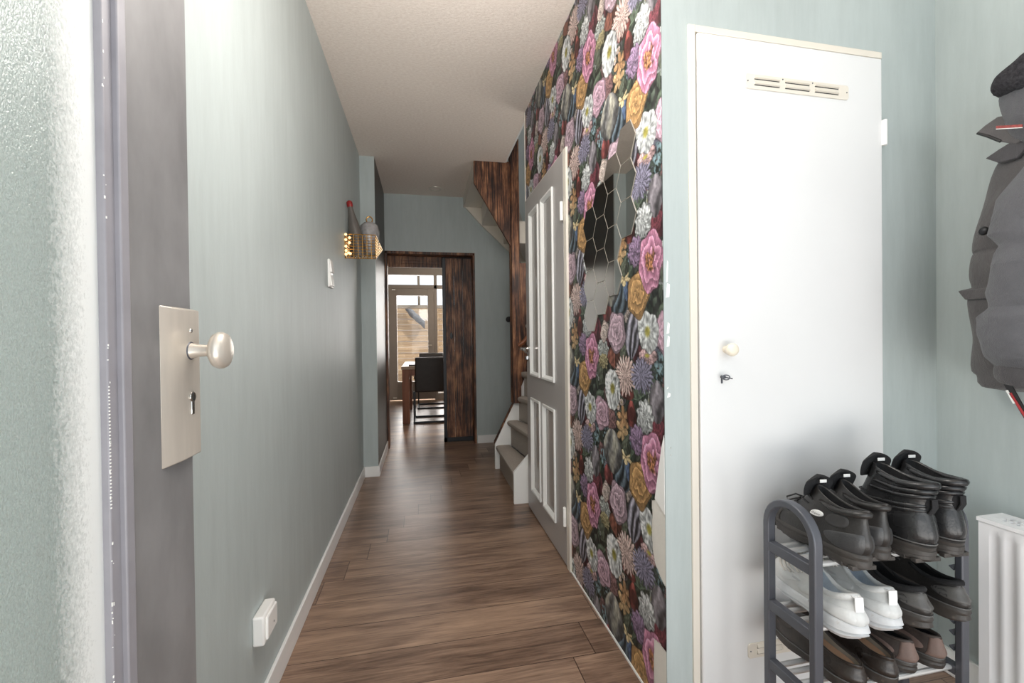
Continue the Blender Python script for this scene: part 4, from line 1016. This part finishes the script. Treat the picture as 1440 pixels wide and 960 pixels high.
WS = leather('white_foam_sole', srgb(206, 208, 210), .55, .05, srgb(182, 176, 166), .1)
WL = flat('pale_blue_grey_lining', srgb(198, 206, 214), .9, var=.06, nscale=50, bmp=.3, bscale=200)
WT = flat('white_tab_fabric', srgb(240, 240, 240), .8, var=.02)
BR = leather('scuffed_dark_brown_leather', srgb(48, 41, 37), .28, .3, srgb(104, 90, 78))
BR2 = leather('dusty_brown_leather', srgb(66, 57, 53), .5, .22, srgb(140, 122, 112))
BRS = leather('brown_black_sole', srgb(60, 54, 50), .5, .2, srgb(100, 90, 80))
TAN = flat('tan_insole', srgb(176, 140, 112), .7, var=.08)
GRL = flat('grey_leather_lining', srgb(160, 152, 140), .7, var=.15)
MARK = flat('silver_print', srgb(226, 226, 224), .4, var=.03)
GREYP = flat('dark_emboss', srgb(92, 91, 90), .35, var=.05)

OUT = [.70, .80, .74, .86, 1.0, .98, .80]    # half-width table heel -> toe
OUTB = [.74, .82, .76, .88, 1.0, .98, .82]
def walking(foot, root):
    sh = Shoe(.282, .090, [(.004, .036), (-.004, .06), (.003, .095), (.006, .122), (-.002, .143)], [(.285, .03), (.286, .050), (.268, .068), (.23, .078), (.19, .104), (.160, .136), (.142, .160)], OUT, .60, .018, foot=foot)
    sp = dict(shape=sh, insole=.05, sole=[(0, -.002, .004), (.16, .002, 0), (.5, .003, 0), (.62, .0015, 0), (.85, .0035, 0), (1.0, .002, 0), (1.12, -.001, 0)], lugs=True, arch=.012, toe_spring=.012,
              pads=[(.90, .008, .001)], pad_u=.72, tongue=(.160, .13, .143, .184, .070, -.006), laces=([.34, .46, .58, .70, .82], .20, .0022), bow=(.190, .108),
              patches=[('logo_badge', 'mark', .56, .72, .50, .68, foot * 0 + 1, .003, True), ('heel_counter', 'counter', .03, .46, -.30, .34, 1, .0022, True), ('toe_rand', 'sole', .0, .22, .80, 1.0, 1, .002, False), ('toe_rand', 'sole', .0, .22, .80, 1.0, -1, .002, False),
                       ('ankle_panel', 'panel', .48, .84, .14, .46, 1, .003, True)],
              texts=[('Grisport', .615, .655, .125, .05, 1, 'ink', .0036)])
    shoe_obj('walking_shoe', sp, root, dict(upper=LB, lining=LN, sole=SB, lace=LC, mark=MARK, counter=leather('grey_rubber_counter', srgb(60, 60, 61), .35, .1), panel=flat('grey_mesh_panel', srgb(50, 49, 49), .7, var=.1, nscale=80), ink=M['black_plastic'], tongue=LN, tongue_mark=MARK))
def boot(foot, root):
    sh = Shoe(.282, .096, [(.006, .038), (-.005, .06), (.000, .09), (.010, .13), (.006, .158), (-.006, .194)], [(.285, .034), (.286, .058), (.268, .075), (.225, .085), (.185, .105), (.160, .155), (.142, .208)], OUTB, .80, .012, foot=foot, p_top=2.6, kpow=1.6)
    sp = dict(shape=sh, insole=.07, sole=[(0, -.002, .002), (.2, .003, 0), (.42, .0025, 0), (.46, .0045, 0), (.72, .004, 0), (.76, .0025, 0), (1.0, .0045, 0), (1.1, .001, 0)], lugs=True, arch=.010, rand=(.06, .0018),
              pads=[(.965, .0085, .0005), (.865, .0068, .001), (.78, .006, .001), (.63, .0058, -.001), (.56, .005, -.001)], pad_u=.78,
              tongue=(.160, .17, .143, .230, .078, -.004), laces=([.36, .46, .56, .66], .18, .0024),
              patches=[('heel_counter', 'upper2', .04, .50, -.42, .46, 1, .0022, True), ('side_panel', 'upper2', .30, .62, .42, .86, 1, .002, True), ('side_panel', 'upper2', .30, .62, .42, .86, -1, .002, True)],
              tabs=[(.52, .74, .016, .009, 'panel')])
    shoe_obj('work_boot', sp, root, dict(upper=LB2, upper2=LB2, lining=LN, sole=SB, lace=LC, panel=LN, rand=GREYP, tongue=LN, tongue_mark=MARK))
def white_sneaker(foot, root):
    sh = Shoe(.285, .096, [(-.004, .044), (-.008, .06), (.004, .078), (.014, .096), (.012, .108)], [(.29, .034), (.29, .052), (.272, .070), (.235, .082), (.205, .096), (.175, .112), (.155, .122)], OUTB, .66, .030, foot=foot)
    sp = dict(shape=sh, insole=.05, sole=[(0, -.010, .01), (.12, -.002, .004), (.35, .004, -.006), (.5, .002, 0), (.58, .006, -.004), (.85, .005, 0), (1.0, .004, 0), (1.1, .001, 0)], arch=.006, toe_spring=.016, heel_spring=.014,
              pads=[(.95, .0075, .0005)], pad_u=.8, tongue=(.195, .098, .135, .150, .060, -.004), laces=([.40, .50, .60, .70, .80], .24, .003), bow=(.205, .105),
              patches=[('overlay', 'upper2', .05, .52, -.32, .36, 1, .003, True), ('overlay', 'upper2', .10, .62, .34, .54, 1, .0025, True), ('overlay', 'upper2', .10, .60, .58, .80, 1, .0025, True), ('overlay', 'upper2', .10, .60, .58, .80, -1, .0025, True), ('side_mark', 'grey', .42, .56, .60, .70, 1, .003, True)],
              texts=[('FILA', -.0, .36, .15, .06, 1, 'grey', .0065), ('FILA', .50, .735, .08, .05, 1, 'grey', .0034)], tabs=[(.50, .97, .020, .010, 'tab')])
    shoe_obj('sneaker', sp, root, dict(upper=WH, upper2=WH, lining=WL, sole=WS, lace=flat('grey_white_lace', srgb(202, 198, 192), .85, var=.08), grey=flat('pale_grey_print', srgb(186, 187, 188), .5, var=.03), tab=WT, pad=WH, tongue=WL, tongue_mark=flat('blue_grey_mark', srgb(150, 162, 180), .6)))
def black_sneaker(foot, root):
    sh = Shoe(.282, .090, [(-.002, .036), (-.006, .052), (.006, .072), (.012, .09), (.010, .098)], [(.285, .026), (.285, .044), (.268, .058), (.235, .072), (.2, .09), (.172, .104), (.155, .110)], OUT, .64, .024, foot=foot)
    sp = dict(shape=sh, insole=.045, sole=[(0, -.004, .004), (.2, .002, -.002), (.55, .0005, 0), (.75, .003, 0), (1.0, .002, 0), (1.1, 0, 0)], arch=.014, toe_spring=.014, heel_spring=.006, rand=(.05, .0016),
              pads=[(.96, .0065, .0005)], pad_u=.75, tongue=(.19, .088, .14, .128, .055, -.004), laces=([.42, .52, .62, .72, .82], .22, .0026),
              patches=[('heel_emblem', 'emb', .24, .80, -.26, .26, 1, .003, True), ('mudguard', 'panel', .02, .26, .30, .96, 1, .002, False), ('mudguard', 'panel', .02, .26, .30, .96, -1, .002, False)],
              texts=[('AIR', .56, -.10, -.20, .11, -1, 'ink', .0045), ('MAX', .36, -.10, -.20, .10, -1, 'ink', .0045)])
    shoe_obj('sneaker', sp, root, dict(upper=LB, lining=LN, sole=SB, lace=LC, emb=leather('grey_black_emblem_rubber', srgb(84, 82, 80), .35, .1), panel=leather('matte_black_overlay', srgb(70, 66, 62), .5, .15), ink=flat('dark_grey_print', srgb(54, 53, 53), .3), rand=GREYP, pad=LN, tongue=LN))
def loafer(foot, root):
    sh = Shoe(.27, .094, [(.002, .024), (-.002, .036), (.002, .050), (.005, .064), (.004, .070)], [(.285, .018), (.286, .034), (.272, .050), (.245, .062), (.215, .074), (.19, .084), (.175, .087)], OUT, .78, .010, foot=foot, kpow=2.0)
    sp = dict(shape=sh, insole=.052, foot_shift=.0, sole=[(0, 0, 0), (.4, .002, 0), (.8, .0025, 0), (1.0, .0025, 0), (1.08, 0, 0)], arch=.008, toe_spring=.010, rand=(.03, .0018),
              pads=[(1.0, .0022, .0)], pad_u=1.0,
              patches=[('apron_seam', 'panel', .30, .66, .70, .99, 1, .0022, True), ('apron_seam', 'panel', .30, .66, .70, .99, -1, .0022, True), ('heel_counter', 'panel', .10, .86, -.26, .26, 1, .0018, True)])
    shoe_obj('loafer', sp, root, dict(upper=BR, lining=GRL, sole=BRS, panel=BR, rand=GREYP, pad=BR, insole_mat=TAN))
def brown_shoe(foot, root):
    sh = Shoe(.26, .088, [(.002, .028), (-.002, .042), (.004, .060), (.008, .076), (.006, .082)], [(.28, .02), (.28, .036), (.265, .05), (.235, .063), (.2, .080), (.17, .094), (.158, .098)], OUT, .66, .016, foot=foot)
    sp = dict(shape=sh, insole=.034, sole=[(0, 0, 0), (.4, .003, 0), (.6, .001, 0), (.8, .003, 0), (1.0, .002, 0), (1.08, 0, 0)], arch=.010, toe_spring=.012, rand=(.03, .0016),
              pads=[(.98, .004, .0)], pad_u=.9, tongue=(.185, .082, .145, .108, .05, -.002), laces=([.5, .62, .74], .2, .002),
              patches=[('heel_strip', 'panel', .06, .98, -.09, .09, 1, .003, False), ('quarter', 'panel', .05, .62, .12, .50, 1, .0016, True), ('quarter', 'panel', .05, .62, .12, .50, -1, .0016, True)])
    shoe_obj('leather_shoe', sp, root, dict(upper=BR2, lining=LN, sole=SB, lace=LC, panel=leather('worn_heel_leather', srgb(120, 100, 92), .6, .15), rand=GREYP, pad=BR2, tongue=LN))
# heel points on the rack (world), angle of the toe from straight back towards the left
def place(name, fn, foot, x, y, z, ang, label, cat, group):
    e = empty(name, (x, y, z), PI / 2 + math.radians(ang)); fn(foot, e); tag(e, label, cat, group); return e
t1, t2, t3 = TZ[0] + .0005, TZ[1] + .0005, TZ[2] + .0005
place('walking_shoe', walking, 1, 1.000, 0.812, t1, -6, 'black walking shoe with white oval badge at top left of rack', 'shoe', 'pair of black walking shoes')
place('walking_shoe', walking, -1, 1.086, 0.836, t1, -7, 'black walking shoe between its badge-side mate and the tall boots', 'shoe', 'pair of black walking shoes')
place('work_boot', boot, 1, 1.184, 0.808, t1, -5, 'tall black boot beside the walking shoes on top tier', 'boot', 'pair of tall black boots')
place('work_boot', boot, -1, 1.279, 0.812, t1, -5, 'tall black boot at the right end of top tier', 'boot', 'pair of tall black boots')
place('sneaker', white_sneaker, 1, 0.962, 0.803, t2, -11, 'chunky white sneaker behind the left rack frame', 'shoe', 'pair of white sneakers')
place('sneaker', white_sneaker, -1, 1.065, 0.808, t2, -11, 'chunky white sneaker next to the black sneakers', 'shoe', 'pair of white sneakers')
place('sneaker', black_sneaker, 1, 1.162, 0.806, t2, -9, 'black sneaker with heel emblem beside the white sneakers', 'shoe', 'pair of black sneakers')
place('sneaker', black_sneaker, -1, 1.284, 0.806, t2, -4, 'black sneaker at the right end of middle tier', 'shoe', 'pair of black sneakers')
place('loafer', loafer, 1, 1.018, 0.842, t3, -4, 'scuffed dark loafer with tan insole at lower left', 'shoe', 'pair of dark loafers')
place('loafer', loafer, -1, 1.118, 0.845, t3, -4, 'scuffed dark loafer with tan insole beside the brown lace shoes', 'shoe', 'pair of dark loafers')
place('leather_shoe', brown_shoe, 1, 1.211, 0.869, t3, 2, 'dusty brown leather shoe with dark lining next to the loafers', 'shoe', 'pair of dusty brown shoes')
place('leather_shoe', brown_shoe, -1, 1.299, 0.865, t3, 2, 'dusty brown leather shoe at the right end of lowest tier', 'shoe', 'pair of dusty brown shoes')
# ------------------------------------------------------------------ hexagonal mirror tiles on the wallpaper
EDGE = flat('pale_glass_edge', srgb(150, 144, 134), .3, var=.02)
def mirror_tiles():
    s_, hh = .0725, .1255
    cols = [(1.358, [1.766, 1.6405, 1.515], 'in the column nearest the wall corner'), (1.4665, [1.703, 1.5775, 1.452, 1.3265], 'in the second column from the wall corner'),
            (1.575, [1.6405, 1.515, 1.3895, 1.264], 'in the third column from the wall corner'), (1.6835, [1.5775, 1.452, 1.3265, 1.201], 'in the column nearest the grey door')]
    ordn = [['topmost', 'middle', 'lowest'], ['topmost', 'second', 'third', 'lowest']]
    for yc, zs, cl in cols:
        for i, zc in enumerate(zs):
            b = MB(); x0 = XR - .0018
            def hx(s, x): return [(x, yc + s * math.cos(PI / 3 * k), zc + s * math.sin(PI / 3 * k)) for k in range(6)]
            b.m = 1; b.loft([hx(s_ - .0002, x0), hx(s_ - .0002, x0 - .0018), hx(s_ - .0018, x0 - .003)], True, False); b.m = 0; b.add(hx(s_ - .0018, x0 - .003), [tuple(range(6))])
            o = b.build('mirror_tile', [M['mirror'], EDGE], smooth=0, loc=(x0, yc, zc))
            tag(o, '%s hexagonal mirror tile %s' % (ordn[len(zs) - 3][i], cl), 'mirror', 'hexagonal mirror tiles')
mirror_tiles()

# ------------------------------------------------------------------ jacket on the right wall
def cloth(name, c, rough=.75):
    m, nt, b = new_mat(name); v = coords(nt)
    f = noise(nt, v, 14, 4, .6); nt.links.new(ramp(nt, f, [(.3, tuple(x * .85 for x in c)), (.7, tuple(min(1, x * 1.15) for x in c))]), b.inputs['Base Color'])
    b.inputs['Roughness'].default_value = rough; b.inputs['Sheen Weight'].default_value = .2
    h = N(nt, 'ShaderNodeMath', operation='MULTIPLY_ADD'); nt.links.new(noise(nt, v, 12, 3, .6, 1.2), h.inputs[0]); h.inputs[1].default_value = 4.0; nt.links.new(noise(nt, v, 420, 2), h.inputs[2])
    bump(nt, b, h.outputs[0], .5, .004); return m
JB = cloth('charcoal_jacket_shell', srgb(82, 79, 79)); JS = cloth('grey_quilted_sleeve', srgb(82, 82, 86)); JC = cloth('dark_ribbed_cuff', srgb(70, 68, 70), .9)
FUR = flat('dark_fleece', srgb(58, 57, 60), 1.0, var=.4, nscale=120, bmp=1.0, bscale=240, spec=.1)
def jacket():
    e = empty('jacket', (1.6, .7, 1.0)); tag(e, 'dark grey winter jacket with hood hanging on the right wall', 'jacket')
    rr = random.Random(5)
    # body, sections from hem to shoulder: (z, left edge Y, depth)
    sec = [(.952, .974, .05), (.966, .978, .060), (.994, .974, .062), (.999, .992, .066), (1.04, .990, .072), (1.085, .984, .070), (1.12, .987, .072), (1.16, .994, .07), (1.20, .999, .072), (1.236, .996, .07), (1.248, .986, .062), (1.26, .994, .069), (1.30, .995, .07), (1.338, .991, .069), (1.343, .984, .064), (1.347, .984, .064), (1.353, .989, .069), (1.39, .983, .07), (1.45, .968, .068), (1.50, .955, .066), (1.55, .946, .06), (1.60, .925, .055), (1.65, .89, .05), (1.69, .84, .04)]
    yr = .44; rings = []
    for i, (z, yl, d) in enumerate(sec):
        r = []; yc = (yl + yr) / 2; hw_ = (yl - yr) / 2
        for k in range(40):
            a = 2 * PI * k / 40; ca, sa = math.cos(a), math.sin(a)
            sg = lambda v, p: math.copysign(abs(v) ** p, v)
            f = 1 + .05 * math.sin(3 * a + z * 33) + .045 * math.sin(7 * a - z * 61)
            x = 1.605 + d * sg(sa, .75) * f; y = yc + hw_ * sg(ca, .8)
            r.append((min(x, XW - .004), y, z + .006 * math.sin(5 * a + 2 * i)))
        rings.append(r)
    b = MB(); b.loft(rings); rel(b.build('body', JB, smooth=180, sub=1), e)
    # front placket edge, pocket flap, button
    b = MB(); b.loft([[(1.585, y, z), (1.56, y - .002, z - .004), (1.545, y - .05, z - .006), (1.535, y - .13, z - .008), (1.545, y - .13, z + .004), (1.57, y - .05, z + .006)] for y, z in ((1.003, 1.243), (.994, 1.228), (.985, 1.215))])
    rel(b.build('pocket_flap', JB, smooth=40, bevel=.003), e)
    b = MB(); b.loft([[(1.6 + .06 * math.cos(a), .80 + .19 * math.sin(a), z) for a in [PI * .5 + PI * k / 14 for k in range(15)]] for z in (1.3435, 1.3475)], False, False, closed=False)
    b = MB(); b.lathe([(.0001, 0), (.011, 0), (.012, -.004), (.008, -.008), (.0001, -.008)], (1.534, .921, 1.397), 'X', 20); rel(b.build('button', M['black_metal'], smooth=60), e)
    # sleeves
    def sleeve(yc0, side):
        P = [(1.575, yc0 - side * .09, 1.62), (1.55, yc0 - side * .05, 1.56), (1.525, yc0 - side * .008, 1.46), (1.508, yc0 + side * .002, 1.37), (1.505, yc0 - side * .012, 1.34), (1.50, yc0 - side * .006, 1.29), (1.498, yc0 - side * .004, 1.283), (1.497, yc0, 1.22), (1.496, yc0 + side * .004, 1.18), (1.495, yc0 + side * .014, 1.155), (1.494, yc0 + side * .014, 1.10), (1.495, yc0 + side * .004, 1.05), (1.497, yc0 - side * .004, 1.025)]
        R = [.05, .068, .083, .081, .074, .080, .077, .082, .074, .085, .083, .078, .066]; rings = []
        NS = 64
        for i in range(NS + 1):
            t = i / NS * (len(P) - 1); k0 = min(len(P) - 2, int(t)); f = t - k0; f = f * f * (3 - 2 * f)
            p = [lerp(P[k0][q], P[k0 + 1][q], f) for q in range(3)]; r = lerp(R[k0], R[k0 + 1], f); z = p[2]; ring = []
            w = .35 + math.exp(-((z - 1.15) / .05) ** 2) + .8 * math.exp(-((z - 1.345) / .04) ** 2) + .5 * math.exp(-((z - 1.53) / .05) ** 2)
            for k in range(40):
                a = 2 * PI * k / 40; fo = 1 + w * (.026 * math.sin(70 * z + 2 * a + 1.5 * math.sin(3 * a)) + .018 * math.sin(125 * z - 3 * a)) + .025 * math.sin(3 * a + 9 * z)
                ring.append((p[0] + r * .92 * fo * math.cos(a), p[1] + r * fo * math.sin(a), z))
            rings.append(ring)
        b = MB(); b.loft(rings, True, True); rel(b.build('sleeve', JS, smooth=180, sub=1), e)
        rings = []
        for i in range(6):
            z = 1.034 - .0108 * i; r = (.058, .060, .062, .062, .060, .054)[i]
            rings.append([(1.497 + r * (1 + .03 * (k % 2)) * math.cos(2 * PI * k / 56), yc0 + side * .002 + r * (1 + .03 * (k % 2)) * math.sin(2 * PI * k / 56), z + .008 * math.sin(2 * PI * k / 56) * side) for k in range(56)])
        b = MB(); b.loft(rings); rel(b.build('cuff', JC, smooth=60), e)
    sleeve(.806, 1); sleeve(.50, -1)
    # collar flaps
    b = MB(); b.loft([[(x, y, z) for y, z in ((.946, 1.682), (.926, 1.694), (.900, 1.704), (.85, 1.69), (.84, 1.62), (.862, 1.612), (.893, 1.632), (.92, 1.655))] for x in (1.545, 1.552, 1.575, 1.58)]); rel(b.build('collar_flap', JB, bevel=.003, smooth=30), e)
    b = MB(); b.loft([[(x, y, z) for y, z in ((.929, 1.602), (.90, 1.615), (.865, 1.628), (.84, 1.60), (.86, 1.575), (.90, 1.578), (.909, 1.586))] for x in (1.548, 1.556, 1.574)]); rel(b.build('collar_flap', JC, bevel=.003, smooth=30), e)
    b = MB(); b.tube([(1.548, .944, 1.680), (1.546, .92, 1.660), (1.546, .893, 1.634)], .004, 8); q = rel(b.build('zip_edge', M['black_plastic']), e)
    # hood: bowl shape folded over with fleece edge
    rings = []
    for i, (z, ry, rx) in enumerate([(1.60, .03, .03), (1.615, .078, .05), (1.64, .103, .068), (1.675, .118, .076), (1.71, .126, .08), (1.745, .130, .08), (1.775, .132, .078), (1.782, .125, .07)]):
        rings.append([(1.575 + rx * math.cos(2 * PI * k / 32) * (1 + .04 * math.sin(5 * 2 * PI * k / 32 + i)), .775 + ry * math.sin(2 * PI * k / 32) + .004 * math.sin(i * 2.0 + k), z + (.034 * (math.sin(2 * PI * k / 32) * -.35) if i < 6 else -.012 * math.sin(2 * PI * k / 32))) for k in range(32)])
    b = MB(); b.loft(rings); rel(b.build('hood', JS, smooth=180, sub=1), e)
    b = MB(); rings = []
    for i in range(49):
        t = 2 * PI * i / 48; cy, cx_ = .775 + .118 * math.sin(t), 1.575 + .062 * math.cos(t)
        r = .024 + .026 * (1 - math.sin(t)) * .5 + .012 * max(0, -math.cos(t)) + .004 * math.sin(3 * t); zz = 1.782 - .006 * math.sin(t); ring = []
        for k in range(14):
            a = 2 * PI * k / 14; f = 1 + rr.uniform(-.2, .26)
            ring.append((cx_ + r * f * math.cos(a) * math.cos(t), cy + r * f * math.cos(a) * math.sin(t), zz + r * f * math.sin(a) * .95))
        rings.append(ring)
    rings[-1] = rings[0]
    b.loft(rings, False, False); rel(b.build('fleece_edge', FUR, smooth=180, sub=1), e)['label'] = 'dark fleece hood edge'
    b = MB(); b.lathe_sc([(.0001, -.02), (.11, -.01), (.11, .004), (.05, .03), (.0001, .036)], (1.575, .775, 1.795), 24, (.6, 1, 1)); b.v = [(x + rr.uniform(-.003, .003), y, z + rr.uniform(-.004, .004)) for x, y, z in b.v]
    rel(b.build('fleece_lining', FUR, smooth=180, sub=1), e)
    # red label on the hood
    b = MB(); b.prism([(1.496, .872, 1.661), (1.494, .82, 1.640), (1.494, .82, 1.633), (1.496, .872, 1.654)], (-.003, 0, 0)); lb = rel(b.build('hood_label', flat('red_label', srgb(140, 58, 54), .6, var=.3, nscale=200)), e); lb['label'] = 'red and white sewn label'
    b = MB(); b.prism([(1.4955, .872, 1.6535), (1.4935, .82, 1.6325), (1.4935, .82, 1.6310), (1.4955, .872, 1.6520)], (-.003, 0, 0)); rel(b.build('label_edge', M['plastic_white']), e)
    # strap hanging below the cuff
    b = MB(); b.prism([(1.50, .864, .982), (1.50, .850, .986), (1.50, .80, .872), (1.50, .812, .872)], (.003, 0, 0)); st = rel(b.build('strap', M['black_plastic']), e)
    b = MB(); b.prism([(1.4985, .851, .955), (1.4985, .846, .958), (1.4985, .806, .879), (1.4985, .811, .878)], (.001, 0, 0)); rel(b.build('strap_stripe', flat('red_stripe', srgb(170, 50, 54), .6)), e)
    b = MB(); b.prism([(1.4985, .8575, .962), (1.4985, .853, .964), (1.4985, .838, .931), (1.4985, .8425, .929)], (.001, 0, 0)); rel(b.build('strap_print', M['plastic_white']), e)
jacket()

# ------------------------------------------------------------------ gold wire basket with its contents
def basket():
    e = empty('wire_basket', (XL, 3.17, 1.64)); tag(e, 'gold wire basket shelf on the left wall before the pillar', 'basket')
    x0, x1, y0, y1, z0, z1, z2 = XL + .005, -.292, 2.93, 3.42, 1.637, 1.79, 1.79
    G = M['gold']; R = .0021
    rims = [[(x0, y0, z1), (x1, y0, z1), (x1, y1, z1), (x0, y1, z1)], [(x0, y0, z0), (x1, y0, z0), (x1, y1, z1 - .004), (x0, y1, z1 - .004)], [(x0, y0, z0), (x1, y0, z0), (x1, y0, z1), (x0, y0, z1)]]
    for r_ in rims:
        b = MB(); b.tube(r_, .003, 6, closed=True); rel(b.build('rim', G), e)
    def grid(lines, nm):
        b = MB()
        for p, q in lines: b.tube([p, q], R, 5)
        rel(b.build(nm, G), e)
    lo = lambda y: z0 + (z1 - .004 - z0) * (y - y0) / (y1 - y0)
    grid([((x0, y0, z0 + (z1 - z0) * i / 8), (x1, y0, z0 + (z1 - z0) * i / 8)) for i in range(1, 8)] + [((x0 + (x1 - x0) * i / 7, y0, z0), (x0 + (x1 - x0) * i / 7, y0, z1)) for i in range(8)], 'end_grid')
    for x in (x0, x1):
        grid([((x, y0, z0 + (z1 - z0) * i / 8), (x, y0 + (y1 - y0) * i / 8, z0 + (z1 - z0) * i / 8)) for i in range(1, 8)] + [((x, y0 + (y1 - y0) * i / 16, lo(y0 + (y1 - y0) * i / 16)), (x, y0 + (y1 - y0) * i / 16, z1)) for i in range(1, 16)], 'side_grid')
    grid([((x0 + (x1 - x0) * i / 7, y0, z0), (x0 + (x1 - x0) * i / 7, y1, z1 - .004)) for i in range(1, 7)] + [((x0, y0 + (y1 - y0) * i / 8, lo(y0 + (y1 - y0) * i / 8)), (x1, y0 + (y1 - y0) * i / 8, lo(y0 + (y1 - y0) * i / 8))) for i in range(1, 8)], 'base_grid')
    # fairy lights
    f = empty('fairy_lights', (XL + .02, 2.93, 1.64)); tag(f, 'string of small golden fairy lights at the near corner of the basket', 'string lights')
    m, nt, bb = new_mat('warm_fairy_bulb'); bb.inputs['Base Color'].default_value = (.9, .6, .3, 1); bb.inputs['Emission Color'].default_value = (1, .68, .34, 1); bb.inputs['Emission Strength'].default_value = 1.6; bb.inputs['Roughness'].default_value = .2
    pos = [(.012, 1.785), (.035, 1.765), (.012, 1.752), (.034, 1.733), (.012, 1.71), (.013, 1.683), (.028, 1.668), (.012, 1.660), (.038, 1.664)]
    for dx, z in pos:
        b = MB(); b.sphere((XL + dx, 2.918, z), .0085, 12, 8); rel(b.build('bulb', m, smooth=180), f)
    b = MB(); b.tube([(XL + dx, 2.924, z) for dx, z in pos], .0014, 5); rel(b.build('cable', G), f)
basket()
e = empty('bottle', (-.405, 3.02, 1.668)); tag(e, 'dark grey bottle with red cap leaning in the wire basket', 'bottle')
e.rotation_euler = (math.radians(3), math.radians(-9), 0)
b = MB(); b.lathe([(.0001, 0), (.046, 0), (.048, .01), (.048, .10), (.045, .14), (.034, .21), (.022, .27), (.016, .31), (.0155, .328), (.0001, .328)], (0, 0, 0), 'Z', 28); b.build('bottle_body', flat('dark_grey_bottle', srgb(92, 88, 84), .35, var=.1), e, smooth=60)
b = MB(); b.lathe([(.0001, .32), (.018, .32), (.0195, .335), (.0185, .352), (.010, .362), (.0001, .364)], (0, 0, 0), 'Z', 20); b.build('cap', flat('red_cap', srgb(140, 34, 34), .35), e, smooth=60)['label'] = 'red cap'
e = empty('jar', (-.350, 3.12, 1.70)); tag(e, 'round grey jar with gold ring standing in the wire basket', 'jar')
b = MB(); b.lathe([(.0001, 0), (.045, 0), (.058, .04), (.064, .10), (.064, .15), (.055, .195), (.035, .215), (.0001, .22)], (0, 0, 0), 'Z', 28)
b.v = [(x * (1 + .06 * math.sin(9 * z * 20 + 5 * math.atan2(y, x))), y * (1 + .05 * math.sin(7 * z * 20 + 3 * math.atan2(y, x))), z) for x, y, z in b.v]
b.build('jar_body', flat('grey_crinkled_glass', srgb(148, 146, 146), .15, var=.2, nscale=30, bmp=.3), e, smooth=60)
b = MB(); b.tube([(.02 * math.cos(a), 0, .236 + .022 * math.sin(a)) for a in [2 * PI * k / 20 for k in range(20)]], .004, 8, closed=True); b.build('ring_handle', M['gold'], e)
